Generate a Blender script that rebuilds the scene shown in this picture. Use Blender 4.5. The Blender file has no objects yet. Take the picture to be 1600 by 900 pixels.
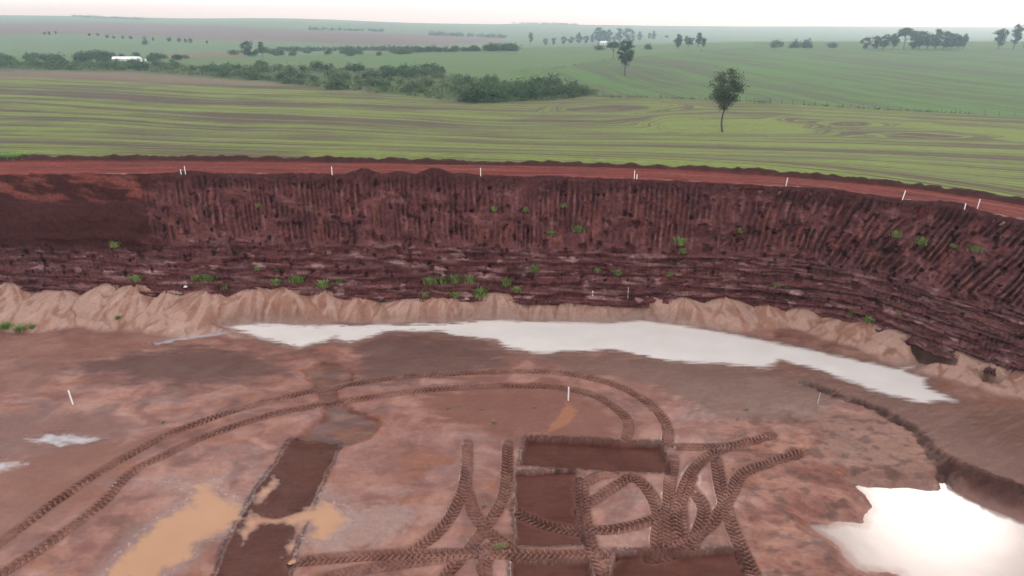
import bpy, math, random
import numpy as np
from mathutils import Vector

# ------------------------------------------------------------------ camera, sky, sun, exposure
TH = math.radians(21.3); FPX = 1067.0; CZ = 20.7
SUN_AZ = 37.0; SUN_EL = 32.5            # azimuth to the right of +Y
scene = bpy.context.scene
COL = scene.collection
cam_d = bpy.data.cameras.new('camera'); cam = bpy.data.objects.new('camera', cam_d); COL.objects.link(cam)
cam.location = (0, 0, CZ); cam.rotation_euler = (math.pi/2 - TH, 0, 0)
cam_d.sensor_width = 36; cam_d.lens = 36*FPX/1600; cam_d.clip_start = 0.5; cam_d.clip_end = 60000
scene.camera = cam
world = bpy.data.worlds.new('World'); scene.world = world; world.use_nodes = True
wn = world.node_tree; bg = wn.nodes['Background']
sky = wn.nodes.new('ShaderNodeTexSky'); sky.sky_type = 'NISHITA'; sky.sun_disc = False
sky.sun_elevation = math.radians(SUN_EL); sky.sun_rotation = math.radians(SUN_AZ)
sky.air_density = 1.0; sky.dust_density = 5.0; sky.ozone_density = 1.0; sky.altitude = 600
hs = wn.nodes.new('ShaderNodeHueSaturation'); hs.inputs['Saturation'].default_value = 0.5
veil = wn.nodes.new('ShaderNodeMix'); veil.data_type = 'RGBA'; veil.inputs[0].default_value = .8   # thin even cloud over the whole sky
veil.inputs[7].default_value = (11.3, 11.7, 12.2, 1)
wn.links.new(sky.outputs[0], hs.inputs['Color']); wn.links.new(hs.outputs[0], veil.inputs[6]); wn.links.new(veil.outputs[2], bg.inputs['Color'])
bg.inputs['Strength'].default_value = 0.15
sd = bpy.data.lights.new('sun', 'SUN'); sd.energy = 0.85; sd.angle = math.radians(10.0); sd.color = (1, 0.95, 0.88)
sun = bpy.data.objects.new('sun', sd); COL.objects.link(sun)
_s = Vector((math.cos(math.radians(SUN_EL))*math.sin(math.radians(SUN_AZ)),
             math.cos(math.radians(SUN_EL))*math.cos(math.radians(SUN_AZ)), math.sin(math.radians(SUN_EL))))
sun.rotation_euler = (-_s).to_track_quat('-Z', 'Y').to_euler(); sun.location = (40, 60, 80)
vs = scene.view_settings; vs.view_transform = 'Standard'; vs.look = 'None'; vs.exposure = 0.14; vs.gamma = 1.0
vs.use_curve_mapping = False
random.seed(7); RNG = np.random.default_rng(7)
ST, CT = math.sin(TH), math.cos(TH)

# ------------------------------------------------------------------ numeric helpers
def ND(py):
    v = 450 - np.asarray(py, float)
    return FPX*ST - v*CT, FPX*CT + v*ST
def onz(px, py, z=0.0):
    n, d = ND(py); y = (CZ - z)*d/n
    return (px-800)*y/d, y
def onY(px, py, Y):
    n, d = ND(py)
    return (px-800)*Y/d, Y, CZ - Y*n/d
def P(pts, z=0.0):
    return np.array([onz(a, b, z) for a, b in pts])
def sstep(a, b, x):
    t = np.clip((x-a)/(b-a), 0, 1); return t*t*(3-2*t)
def _h(ix, iy, seed):
    n = (ix*374761393 + iy*668265263 + seed*1442695041) & 0xffffffff
    n = ((n ^ (n >> 13))*1274126177) & 0xffffffff
    n = n ^ (n >> 16)
    return n
_PR = np.random.default_rng(1234); _PT = np.tile(_PR.permutation(512).astype(np.int32), 2)
_GA = _PR.uniform(0, 2*math.pi, 512); _GX = np.cos(_GA).astype(np.float32); _GY = np.sin(_GA).astype(np.float32)
def perlin(x, y, seed=0):
    x, y = np.broadcast_arrays(np.asarray(x, np.float32), np.asarray(y, np.float32))
    ix = np.floor(x); iy = np.floor(y); fx = x-ix; fy = y-iy
    ix = ix.astype(np.int32); iy = iy.astype(np.int32)
    u = fx*fx*(3-2*fx); v = fy*fy*(3-2*fy)
    p0 = _PT[(ix+seed*37) & 511]; p1 = _PT[(ix+1+seed*37) & 511]; y0 = iy & 511; y1 = (iy+1) & 511
    def g(p, yy, dx, dy):
        h = _PT[p+yy]; return _GX[h]*(fx-dx) + _GY[h]*(fy-dy)
    a = g(p0, y0, 0, 0); b = g(p1, y0, 1, 0); c = g(p0, y1, 0, 1); d = g(p1, y1, 1, 1)
    a = a+(b-a)*u; c = c+(d-c)*u
    return 1.5*(a+(c-a)*v)
def fbm(x, y, seed=0, oct=4, gain=0.5):
    s = 0; amp = 1; tot = 0
    for o in range(oct):
        s = s + amp*perlin(x*2**o, y*2**o, seed+17*o); tot += amp; amp *= gain
    return s/tot*1.3
def ridged(x, y, seed=0, oct=4):
    s = 0; amp = 1; tot = 0
    for o in range(oct):
        s = s + amp*(1-np.abs(perlin(x*2**o, y*2**o, seed+31*o))*1.6); tot += amp; amp *= .5
    return s/tot
def poly_sd(X, Y, poly, pad=3.0):
    """signed distance, negative inside; far points get +pad"""
    poly = np.asarray(poly); out = np.full(X.shape, pad, float)
    x0, y0 = poly.min(0)-pad; x1, y1 = poly.max(0)+pad
    m = (X > x0) & (X < x1) & (Y > y0) & (Y < y1)
    if not m.any(): return out
    x = X[m]; y = Y[m]; d2 = np.full(x.shape, 1e9); ins = np.zeros(x.shape, bool)
    n = len(poly)
    for i in range(n):
        ax, ay = poly[i]; bx, by = poly[(i+1) % n]
        ex, ey = bx-ax, by-ay; L = ex*ex+ey*ey+1e-12
        t = np.clip(((x-ax)*ex+(y-ay)*ey)/L, 0, 1)
        d2 = np.minimum(d2, (x-ax-t*ex)**2+(y-ay-t*ey)**2)
        c = (ay > y) != (by > y)
        ins ^= c & (x < ex*(y-ay)/(ey if abs(ey) > 1e-9 else 1e-9)+ax)
    d = np.sqrt(d2); out[m] = np.where(ins, -d, np.minimum(d, pad)); return out
def line_d(X, Y, pts, pad=3.0):
    pts = np.asarray(pts); out = np.full(X.shape, pad, float)
    x0, y0 = pts.min(0)-pad; x1, y1 = pts.max(0)+pad
    m = (X > x0) & (X < x1) & (Y > y0) & (Y < y1)
    if not m.any(): return out
    x = X[m]; y = Y[m]; d2 = np.full(x.shape, pad*pad)
    for i in range(len(pts)-1):
        ax, ay = pts[i]; ex, ey = pts[i+1]-pts[i]; L = ex*ex+ey*ey+1e-12
        t = np.clip(((x-ax)*ex+(y-ay)*ey)/L, 0, 1)
        d2 = np.minimum(d2, (x-ax-t*ex)**2+(y-ay-t*ey)**2)
    out[m] = np.sqrt(d2); return out
def smooth_line(pts, step):
    """Catmull-Rom through pts, resampled evenly"""
    p = np.asarray(pts, float); q = np.vstack([2*p[0]-p[1], p, 2*p[-1]-p[-2]]); out = []
    for i in range(1, len(q)-2):
        for t in np.linspace(0, 1, 24, endpoint=False):
            a, b, c, d = q[i-1], q[i], q[i+1], q[i+2]
            out.append(.5*((2*b)+(-a+c)*t+(2*a-5*b+4*c-d)*t*t+(-a+3*b-3*c+d)*t**3))
    out.append(p[-1]); out = np.array(out)
    s = np.r_[0, np.cumsum(np.linalg.norm(np.diff(out, axis=0), axis=1))]
    k = np.arange(0, s[-1], step)
    return np.c_[[np.interp(k, s, out[:, j]) for j in range(out.shape[1])]].T

# ------------------------------------------------------------------ object helpers
def tag(o, label=None, cat=None, group=None, kind=None):
    if label: o['label'] = label
    if cat: o['category'] = cat
    if group: o['group'] = group
    if kind: o['kind'] = kind
    return o
def link(name, me, parent=None, loc=(0, 0, 0)):
    o = bpy.data.objects.new(name, me); COL.objects.link(o); o.location = loc
    if parent: o.parent = parent
    return o
def np_mesh(name, V, F, mats, attrs=None, smooth=True, fmat=None):
    """V (n,3); F (m,4) or (m,3)"""
    V = np.ascontiguousarray(V, dtype=np.float32); F = np.ascontiguousarray(F, dtype=np.int32)
    me = bpy.data.meshes.new(name); k = F.shape[1]
    me.vertices.add(len(V)); me.vertices.foreach_set('co', V.ravel())
    me.loops.add(F.size); me.loops.foreach_set('vertex_index', F.ravel())
    me.polygons.add(len(F)); me.polygons.foreach_set('loop_start', np.arange(0, F.size, k, dtype=np.int32))
    me.update(calc_edges=True)
    me.polygons.foreach_set('use_smooth', np.full(len(F), smooth))
    for m in (mats if isinstance(mats, (list, tuple)) else [mats]): me.materials.append(m)
    if fmat is not None: me.polygons.foreach_set('material_index', np.ascontiguousarray(fmat, dtype=np.int32))
    for n, a in (attrs or {}).items():
        a = np.asarray(a, np.float32)
        if a.ndim == 2:
            at = me.attributes.new(n, 'FLOAT_COLOR', 'POINT')
            at.data.foreach_set('color', np.c_[a, np.ones(len(a), np.float32)].astype(np.float32).ravel())
        else:
            at = me.attributes.new(n, 'FLOAT', 'POINT'); at.data.foreach_set('value', a)
    me.update(); return me
def grid_faces(nr, nc):
    i = np.arange(nr*nc).reshape(nr, nc)
    return np.stack([i[:-1, :-1], i[:-1, 1:], i[1:, 1:], i[1:, :-1]], -1).reshape(-1, 4)

# ------------------------------------------------------------------ materials
def new_mat(name):
    m = bpy.data.materials.new(name); m.use_nodes = True; nt = m.node_tree
    return m, nt, nt.nodes['Principled BSDF']
def N(nt, typ, **kw):
    n = nt.nodes.new(typ)
    for k, v in kw.items(): setattr(n, k, v)
    return n
def earth_mat(name, grain=6.0, contrast=.35, bump=.25, bump_scale=14., bump_dist=.04, rdry=.8, rwet=.3, spec=.5):
    m, nt, b = new_mat(name); L = nt.links.new
    at = N(nt, 'ShaderNodeAttribute', attribute_name='Col'); aw = N(nt, 'ShaderNodeAttribute', attribute_name='wet')
    geo = N(nt, 'ShaderNodeNewGeometry')
    n1 = N(nt, 'ShaderNodeTexNoise'); n1.inputs['Scale'].default_value = grain; n1.inputs['Detail'].default_value = 6; n1.inputs['Roughness'].default_value = .65
    L(geo.outputs['Position'], n1.inputs['Vector'])
    mr = N(nt, 'ShaderNodeMapRange'); mr.inputs['From Min'].default_value = .3; mr.inputs['From Max'].default_value = .7
    mr.inputs['To Min'].default_value = 1-contrast; mr.inputs['To Max'].default_value = 1+contrast
    L(n1.outputs['Fac'], mr.inputs['Value'])
    vm = N(nt, 'ShaderNodeVectorMath', operation='SCALE'); L(at.outputs['Color'], vm.inputs[0]); L(mr.outputs[0], vm.inputs['Scale'])
    L(vm.outputs[0], b.inputs['Base Color'])
    rr = N(nt, 'ShaderNodeMapRange'); rr.inputs['To Min'].default_value = rdry; rr.inputs['To Max'].default_value = rwet
    L(aw.outputs['Fac'], rr.inputs['Value']); L(rr.outputs[0], b.inputs['Roughness'])
    sp = N(nt, 'ShaderNodeMapRange'); sp.inputs['To Min'].default_value = .06; sp.inputs['To Max'].default_value = spec; L(aw.outputs['Fac'], sp.inputs['Value']); L(sp.outputs[0], b.inputs['Specular IOR Level'])
    n2 = N(nt, 'ShaderNodeTexNoise'); n2.inputs['Scale'].default_value = bump_scale; n2.inputs['Detail'].default_value = 5
    L(geo.outputs['Position'], n2.inputs['Vector'])
    bp = N(nt, 'ShaderNodeBump'); bp.inputs['Strength'].default_value = bump; bp.inputs['Distance'].default_value = bump_dist
    L(n2.outputs['Fac'], bp.inputs['Height']); L(bp.outputs[0], b.inputs['Normal'])
    return m
M = {}
M['mud'] = earth_mat('wet_red_mud', 5, .15, .3, 9, .03, .72, .28, .40)
M['cut'] = earth_mat('cut_clay', 3.5, .45, .6, 7, .10, .85, .45, .3)
M['road'] = earth_mat('red_dirt', 3.0, .25, .4, 5, .05, .9, .5, .3)
def water_mat(name, col, rough, ior, wave, wscale):
    m, nt, b = new_mat(name); L = nt.links.new
    geo = N(nt, 'ShaderNodeNewGeometry'); n = N(nt, 'ShaderNodeTexNoise'); n.inputs['Scale'].default_value = wscale; n.inputs['Detail'].default_value = 3
    mp = N(nt, 'ShaderNodeMapping'); mp.inputs['Scale'].default_value = (1, .5, 1)
    L(geo.outputs['Position'], mp.inputs['Vector']); L(mp.outputs[0], n.inputs['Vector'])
    bp = N(nt, 'ShaderNodeBump'); bp.inputs['Strength'].default_value = wave; bp.inputs['Distance'].default_value = .02
    L(n.outputs['Fac'], bp.inputs['Height']); L(bp.outputs[0], b.inputs['Normal'])
    n2 = N(nt, 'ShaderNodeTexNoise'); n2.inputs['Scale'].default_value = .5; n2.inputs['Detail'].default_value = 4
    L(geo.outputs['Position'], n2.inputs['Vector'])
    mx = N(nt, 'ShaderNodeMix', data_type='RGBA'); L(n2.outputs['Fac'], mx.inputs[0])
    mx.inputs[6].default_value = (col[0]*.88, col[1]*.84, col[2]*.82, 1); mx.inputs[7].default_value = (min(1, col[0]*1.1), min(1, col[1]*1.12), min(1, col[2]*1.15), 1)
    L(mx.outputs[2], b.inputs['Base Color']); b.inputs['Roughness'].default_value = rough; b.inputs['IOR'].default_value = ior
    dp = N(nt, 'ShaderNodeAttribute', attribute_name='depth'); ac = N(nt, 'ShaderNodeAttribute', attribute_name='Col')
    m2 = N(nt, 'ShaderNodeMix', data_type='RGBA'); L(dp.outputs['Fac'], m2.inputs[0]); L(ac.outputs['Color'], m2.inputs[6]); L(mx.outputs[2], m2.inputs[7])
    L(m2.outputs[2], b.inputs['Base Color'])
    return m
M['pond'] = water_mat('silty_water', (.56, .50, .46), .10, 1.5, .05, 3.0)
M['deep'] = water_mat('silty_water_rippled', (.29, .222, .195), .17, 1.24, .12, 2.2)
M['orange'] = water_mat('muddy_orange_water', (.32, .158, .078), .06, 1.4, .05, 2.0)
M['greyw'] = water_mat('thin_water_film', (.28, .25, .25), .10, 1.5, .05, 2.0)
def plain(name, col, rough=.7, var=.15, scale=5.):
    m, nt, b = new_mat(name); L = nt.links.new
    tc = N(nt, 'ShaderNodeTexCoord'); n = N(nt, 'ShaderNodeTexNoise'); n.inputs['Scale'].default_value = scale; n.inputs['Detail'].default_value = 4
    L(tc.outputs['Object'], n.inputs['Vector'])
    mx = N(nt, 'ShaderNodeMix', data_type='RGBA'); L(n.outputs['Fac'], mx.inputs[0])
    mx.inputs[6].default_value = tuple(c*(1-var) for c in col)+(1,); mx.inputs[7].default_value = tuple(min(1, c*(1+var)) for c in col)+(1,)
    L(mx.outputs[2], b.inputs['Base Color']); b.inputs['Roughness'].default_value = rough
    return m
def leaf_mat(name, c1, c2, trans=.25, scale=1.0):
    m, nt, b = new_mat(name); L = nt.links.new
    geo = N(nt, 'ShaderNodeNewGeometry'); n = N(nt, 'ShaderNodeTexNoise'); n.inputs['Scale'].default_value = scale; n.inputs['Detail'].default_value = 3
    L(geo.outputs['Position'], n.inputs['Vector'])
    oi = N(nt, 'ShaderNodeObjectInfo')
    ad = N(nt, 'ShaderNodeMath', operation='MULTIPLY_ADD'); L(oi.outputs['Random'], ad.inputs[0]); ad.inputs[1].default_value = .6; ad.inputs[2].default_value = -.3
    a2 = N(nt, 'ShaderNodeMath', operation='ADD', use_clamp=True); L(n.outputs['Fac'], a2.inputs[0]); L(ad.outputs[0], a2.inputs[1])
    mx = N(nt, 'ShaderNodeMix', data_type='RGBA'); L(a2.outputs[0], mx.inputs[0])
    mx.inputs[6].default_value = c1+(1,); mx.inputs[7].default_value = c2+(1,)
    L(mx.outputs[2], b.inputs['Base Color']); b.inputs['Roughness'].default_value = .65; b.inputs['Specular IOR Level'].default_value = .25
    tr = N(nt, 'ShaderNodeBsdfTranslucent'); L(mx.outputs[2], tr.inputs['Color'])
    ms = N(nt, 'ShaderNodeMixShader'); ms.inputs[0].default_value = trans
    L(b.outputs[0], ms.inputs[1]); L(tr.outputs[0], ms.inputs[2]); L(ms.outputs[0], nt.nodes['Material Output'].inputs['Surface'])
    return m
M['leaf'] = leaf_mat('tree_leaves', (.034, .050, .020), (.085, .108, .042), .25)
M['shrub'] = leaf_mat('shrub_leaves', (.024, .050, .014), (.085, .140, .036), .3)
M['scrub'] = leaf_mat('scrub_growth', (.045, .080, .020), (.12, .165, .048), .25, .15)
M['weed'] = leaf_mat('weed_leaves', (.13, .20, .045), (.29, .35, .12), .4, 3)
M['dryweed'] = leaf_mat('dry_weed_leaves', (.13, .17, .05), (.30, .30, .12), .4, 4)
M['grass'] = leaf_mat('bright_grass', (.12, .27, .06), (.22, .38, .11), .4, 1)
M['bark'] = plain('bark', (.075, .055, .045), .9, .3, 8)
M['stake'] = plain('white_painted_wood', (.78, .75, .72), .6, .1, 20)
M['stakedark'] = plain('grey_weathered_wood', (.40, .36, .34), .8, .25, 20)
M['post'] = plain('weathered_fence_post', (.10, .085, .075), .9, .3, 10)
M['wire'] = plain('dull_wire', (.22, .21, .2), .5, .1, 10)
M['white'] = plain('white_sheet_metal', (.8, .8, .8), .5, .05, 3)
M['tile'] = plain('red_roof_tile', (.38, .13, .07), .8, .2, 3)
M['plaster'] = plain('cream_plaster', (.65, .58, .48), .8, .1, 3)
M['glass'] = plain('dark_window', (.05, .06, .07), .15, .1, 3)
M['litter'] = plain('white_plastic', (.8, .8, .82), .4, .05, 5)

def field_mat(name):
    """Col = mean colour, Col2 = stripe colour; q,p = across / along the crop rows (metres); amt = stripe strength"""
    m, nt, b = new_mat(name); L = nt.links.new
    c1 = N(nt, 'ShaderNodeAttribute', attribute_name='Col'); c2 = N(nt, 'ShaderNodeAttribute', attribute_name='Col2')
    q = N(nt, 'ShaderNodeAttribute', attribute_name='q'); p = N(nt, 'ShaderNodeAttribute', attribute_name='p'); am = N(nt, 'ShaderNodeAttribute', attribute_name='amt')
    def stripe(sq, sp, det, off):
        a = N(nt, 'ShaderNodeMath', operation='MULTIPLY'); L(q.outputs['Fac'], a.inputs[0]); a.inputs[1].default_value = sq
        c = N(nt, 'ShaderNodeMath', operation='MULTIPLY'); L(p.outputs['Fac'], c.inputs[0]); c.inputs[1].default_value = sp
        v = N(nt, 'ShaderNodeCombineXYZ'); L(a.outputs[0], v.inputs[0]); L(c.outputs[0], v.inputs[1]); v.inputs[2].default_value = off
        n = N(nt, 'ShaderNodeTexNoise'); n.inputs['Scale'].default_value = 1; n.inputs['Detail'].default_value = det; n.inputs['Roughness'].default_value = .6
        L(v.outputs[0], n.inputs['Vector']); return n.outputs['Fac']
    s1 = stripe(.17, .004, 2, 0.); s2 = stripe(.75, .012, 2, 7.); s3 = stripe(.04, .04, 5, 3.); s4 = stripe(2.6, .01, 1, 11.)
    def mad(x, k, y):
        a = N(nt, 'ShaderNodeMath', operation='MULTIPLY_ADD'); L(x, a.inputs[0]); a.inputs[1].default_value = k
        if isinstance(y, float): a.inputs[2].default_value = y
        else: L(y, a.inputs[2])
        return a.outputs[0]
    t = mad(s1, 1.0, mad(s2, .75, mad(s3, .40, mad(s4, .45, -1.30))))      # centred on 0
    sub = mad(t, 6.5, .5)
    h = N(nt, 'ShaderNodeMath', operation='SUBTRACT'); L(sub, h.inputs[0]); h.inputs[1].default_value = .5
    k = N(nt, 'ShaderNodeMath', operation='MULTIPLY'); L(h.outputs[0], k.inputs[0]); L(am.outputs['Fac'], k.inputs[1])
    a5 = N(nt, 'ShaderNodeMath', operation='ADD', use_clamp=True); L(k.outputs[0], a5.inputs[0]); a5.inputs[1].default_value = .45
    mx = N(nt, 'ShaderNodeMix', data_type='RGBA'); L(a5.outputs[0], mx.inputs[0]); L(c1.outputs['Color'], mx.inputs[6]); L(c2.outputs['Color'], mx.inputs[7])
    geo = N(nt, 'ShaderNodeNewGeometry'); n3 = N(nt, 'ShaderNodeTexNoise'); n3.inputs['Scale'].default_value = .9; n3.inputs['Detail'].default_value = 6; n3.inputs['Roughness'].default_value = .7
    L(geo.outputs['Position'], n3.inputs['Vector'])
    mr = N(nt, 'ShaderNodeMapRange'); mr.inputs['From Min'].default_value = .3; mr.inputs['From Max'].default_value = .7; mr.inputs['To Min'].default_value = .78; mr.inputs['To Max'].default_value = 1.22
    L(n3.outputs['Fac'], mr.inputs['Value'])
    vm = N(nt, 'ShaderNodeVectorMath', operation='SCALE'); L(mx.outputs[2], vm.inputs[0]); L(mr.outputs[0], vm.inputs['Scale'])
    L(vm.outputs[0], b.inputs['Base Color']); b.inputs['Roughness'].default_value = .95; b.inputs['Specular IOR Level'].default_value = .1
    bp = N(nt, 'ShaderNodeBump'); bp.inputs['Strength'].default_value = .5; bp.inputs['Distance'].default_value = .15
    L(n3.outputs['Fac'], bp.inputs['Height']); L(bp.outputs[0], b.inputs['Normal'])
    return m
M['field'] = field_mat('crop_field')

# ------------------------------------------------------------------ rim, road and toe curves, all as functions of a = x / y
HR = 9.1                                             # level of the haul road above the pit floor
def curve_a(pts, z):
    q = P(pts, 0)*1.0
    zz = z if hasattr(z, '__len__') else [z]*len(pts)
    q = np.array([onz(px, py, k) for (px, py), k in zip(pts, zz)])
    return q[:, 0]/q[:, 1], q[:, 1]
def smooth_interp(a, ka, kv, w=.02):
    return sum(np.interp(a+o*w, ka, kv) for o in (-2, -1, 0, 1, 2))/5
RIM = curve_a([(-700, 285), (-300, 274), (0, 274), (300, 272), (520, 274), (750, 276), (1000, 281), (1230, 293), (1410, 312), (1600, 345), (1800, 395), (2050, 470)], HR)
OUT = curve_a([(-700, 260), (-300, 250), (0, 250), (300, 249), (600, 253), (800, 257), (1000, 262), (1150, 269), (1300, 280), (1450, 296), (1600, 318), (1800, 358), (2100, 430)], HR)
TOE = curve_a([(-700, 440), (-300, 434), (0, 436), (300, 446), (560, 450), (830, 457), (1000, 462), (1150, 463), (1280, 478), (1400, 512), (1500, 548), (1600, 578), (1800, 650), (2100, 740)],
              [2.3, 2.3, 2.3, 2.0, 1.7, 1.6, 1.5, 1.4, 1.3, 1.2, 1.1, 1.0, 1.0, 1.0])
ZT = (TOE[0], np.array([2.3, 2.3, 2.3, 2.0, 1.7, 1.6, 1.5, 1.4, 1.3, 1.2, 1.1, 1.0, 1.0, 1.0]))
Yrim = lambda a: smooth_interp(a, *RIM)
Yout = lambda a: smooth_interp(a, *OUT)
Ytoe = lambda a: smooth_interp(a, *TOE)
Ztoe = lambda a: smooth_interp(a, *ZT)

# ------------------------------------------------------------------ country beyond the road
def colprof(rows):
    ly, z = [], []
    for r in rows:
        if len(r) == 3: ly.append(math.log(r[0])); z.append(r[2])
        else:
            n, d = ND(r[1]); ly.append(math.log(r[0])); z.append(CZ - r[0]*n/d)
    return np.array(ly), np.array(z)
CP = [(0, [(62, 0, HR), (130, 200), (210, 150), (300, 114), (345, 101), (430, 87), (620, 66), (800, 52), (1350, 36), (2600, 23), (9000, 0, -20)]),
      (400, [(62, 0, HR), (140, 200), (225, 152), (320, 119), (350, 108), (460, 90), (580, 80), (700, 70), (850, 62), (1350, 40), (2700, 28), (9000, 0, -20)]),
      (800, [(61, 0, HR), (150, 200), (235, 155), (320, 112), (450, 88), (600, 72), (800, 0, -8), (1200, 62), (1600, 52), (3000, 37), (9000, 0, -20)]),
      (1200, [(56, 0, HR), (144, 200), (190, 168), (300, 118), (420, 90), (600, 68), (690, 62.5), (1000, 0, -12), (1900, 54), (3200, 42), (9000, 0, -20)]),
      (1600, [(47, 0, HR), (80, 252), (170, 181), (270, 130), (400, 95), (520, 77), (660, 62), (1000, 0, -10), (1900, 56), (3300, 45), (9000, 0, -20)])]
CA = np.array([(c[0]-800)/1095. for c in CP]); CPR = [colprof(c[1]) for c in CP]
def zfield(a, Y):
    a = np.asarray(a, float); ly = np.log(np.asarray(Y, float))
    cols = []
    for kx, kz in CPR:
        cols.append(sum(np.interp(ly+o*.05, kx, kz) for o in (-2, -1, 0, 1, 2))/5)
    cols = np.stack(cols)
    t = np.clip((a-CA[0])/(CA[1]-CA[0]), 0, 3.9999); i = t.astype(int); w = t-i; w = w*w*(3-2*w)
    i1 = np.take_along_axis(cols, i[None], 0)[0]; i2 = np.take_along_axis(cols, i[None]+1, 0)[0]
    z = i1*(1-w)+i2*w
    near = sstep(1.0, 1.35, np.asarray(Y)/Yout(a))
    return HR*(1-near)+z*near
def cast(px, py, y0=62.0):
    """where the line of sight through this pixel meets the country beyond the road -> x, y, z"""
    n, d = ND(py); Y = np.exp(np.linspace(math.log(y0), math.log(9500), 4000)); a = np.full(Y.shape, 0.)+(px-800)/d
    dz = (CZ - Y*n/d) - zfield(a, Y); k = np.argmax(dz < 0)
    if dz[k] >= 0: k = len(Y)-1
    return a[k]*Y[k], Y[k], float(zfield(a[k:k+1], Y[k:k+1])[0])
def AL(pts):                                          # pixel outline -> (a, ln y) outline on the terrain
    o = []
    for px, py in pts:
        x, y, z = cast(px, py); o.append((x/y, math.log(y)))
    return np.array(o)
na, nr = 640, 380
av = np.linspace(-1.75, 1.75, na)
tt = np.linspace(0, 1, nr)**1.0
A2, T2 = np.meshgrid(av, tt)
Yo = Yout(A2); FY = Yo*(5600/Yo)**T2; FX = A2*FY; LY = np.log(FY); FZ = zfield(A2, FY)
FZ = FZ + .25*fbm(FX/25, FY/25, 5, 3)*sstep(70, 140, FY) + sstep(900, 2500, FY)*2.5*fbm(FX/500, FY/500, 6, 3)
def mixc(c, col, m): return c*(1-m[..., None]) + np.array(col)*m[..., None]
fence_px = [(700, 165), (760, 163), (850, 158), (915, 151), (960, 152), (1020, 153), (1080, 155), (1140, 157), (1190, 160), (1300, 167), (1400, 173), (1500, 178), (1600, 183), (1800, 192), (2100, 205)]
# region outlines, traced as boundaries a -> ln y
def bound(pts):
    q = AL(pts); o = np.argsort(q[:, 0]); return lambda a: np.interp(a, q[o, 0], q[o, 1])
b_near = bound([(-400, 116), (0, 112), (200, 113), (400, 126), (520, 139), (640, 150), (740, 162)] + fence_px[2:])
b_scrub = bound([(-400, 94), (0, 96), (200, 97), (330, 104), (430, 103), (500, 106), (600, 107), (700, 118), (780, 126), (840, 130), (918, 146), (930, 149.5), (2100, 200)])
b_left = bound([(-400, 85), (0, 87), (200, 87), (400, 88), (640, 81), (830, 71.5), (1000, 67), (1100, 64.5), (1200, 63), (1600, 62.5), (2000, 62)])
hedge_px = [(800, 112), (880, 105), (935, 96), (1000, 90), (1060, 83), (1120, 78), (1180, 75.5)]
hq = AL(hedge_px)
reg = np.full(LY.shape, 3)
reg[LY < b_left(A2)] = 2
hedge_y = np.interp(A2, hq[:, 0], hq[:, 1], left=9, right=9)
reg[(reg == 2) & (A2 > hq[0, 0]) & (LY < np.where(A2 > hq[-1, 0], 99, hedge_y))] = 1
reg[LY < b_scrub(A2)] = 4
reg[(LY < b_near(A2))] = 0
reg[(reg == 4) & (A2 > .115)] = 1
# crop row coordinates and colours
C1 = np.zeros(LY.shape+(3,)); C2 = C1.copy(); Q = np.zeros(LY.shape); PP = Q.copy(); AM = np.ones(LY.shape)
Q0 = FY - Yo + .22*FX + 5*fbm(FX/90, FY/90, 11, 2); P0 = FX
for cpx, R in (((1165, 187), 26.), ((1470, 203), 26.), ((960, 166), 20.), ((1330, 190), 16.)):
    wx, wy, _ = cast(*cpx); r = np.hypot((FX-wx)*.8, (FY-wy)*.95)+3.0*fbm(FX/14, FY/14, 13, 2); k = .35* sstep(R, R*.55, r)*(reg == 0)
    Q0 = Q0*(1-k) + (r*1.2+40)*k
m0 = reg == 0
C1[:] = (.155, .185, .042); C2[:] = (.088, .060, .040); Q[:] = Q0; PP[:] = P0; AM[:] = 1.15
brown = sstep(.1, .5, fbm(FX/40, FY/18, 21, 3))*m0
C1 = mixc(C1, (.115, .115, .045), brown*.8)
strip = sstep(5.55, 5.68, LY)*sstep(-.1, -.3, A2)*m0
C1 = mixc(C1, (.17, .11, .085), strip*.8); C2 = mixc(C2, (.20, .13, .10), strip*.6)
m1 = (reg == 1)
C1[m1] = (.082, .155, .034); C2[m1] = (.080, .085, .040)
Q = np.where(m1, (FX + .16*FY)*.55 + 2*fbm(FX/60, FY/60, 12, 2), Q); PP = np.where(m1, FY, PP); AM[m1] = .9
m2 = (reg == 2)
C1[m2] = (.085, .155, .045); C2[m2] = (.11, .14, .055); Q = np.where(m2, .4*(FX*.5+FY), Q); AM[m2] = .6
C1[reg == 4] = (.07, .105, .035); C2[reg == 4] = (.11, .10, .055); AM[reg == 4] = .6
m3 = reg == 3
C1[m3] = (.10, .17, .075); C2[m3] = (.14, .17, .09); Q = np.where(m3, FY*.06, Q); PP = np.where(m3, FX*.1, PP); AM[m3] = .35
def fieldpoly(pts, c1, c2, amt=.4):
    q = AL(pts); s = poly_sd(A2, LY, q, .5) < 0; s &= reg == 3
    C1[s] = c1; C2[s] = c2; AM[s] = amt
fieldpoly([(-300, 54), (-300, 36), (0, 36), (150, 34.5), (280, 38), (345, 40), (400, 45), (540, 50), (640, 52), (790, 60), (790, 66), (640, 68), (460, 64), (330, 63), (250, 57), (120, 53), (0, 54)], (.145, .095, .085), (.17, .115, .10))
fieldpoly([(540, 52), (640, 55), (780, 60), (700, 70), (560, 70), (440, 64)], (.16, .09, .085), (.13, .10, .08))
fieldpoly([(250, 86), (330, 82), (385, 84), (380, 89), (260, 90)], (.20, .10, .08), (.17, .12, .09))
fieldpoly([(-300, 35), (-300, 24), (0, 23), (400, 28), (560, 34), (500, 48), (400, 44), (340, 38), (150, 33)], (.12, .19, .09), (.15, .19, .10))
FF = grid_faces(nr, na); regf = reg[:-1, :-1].ravel()
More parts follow.
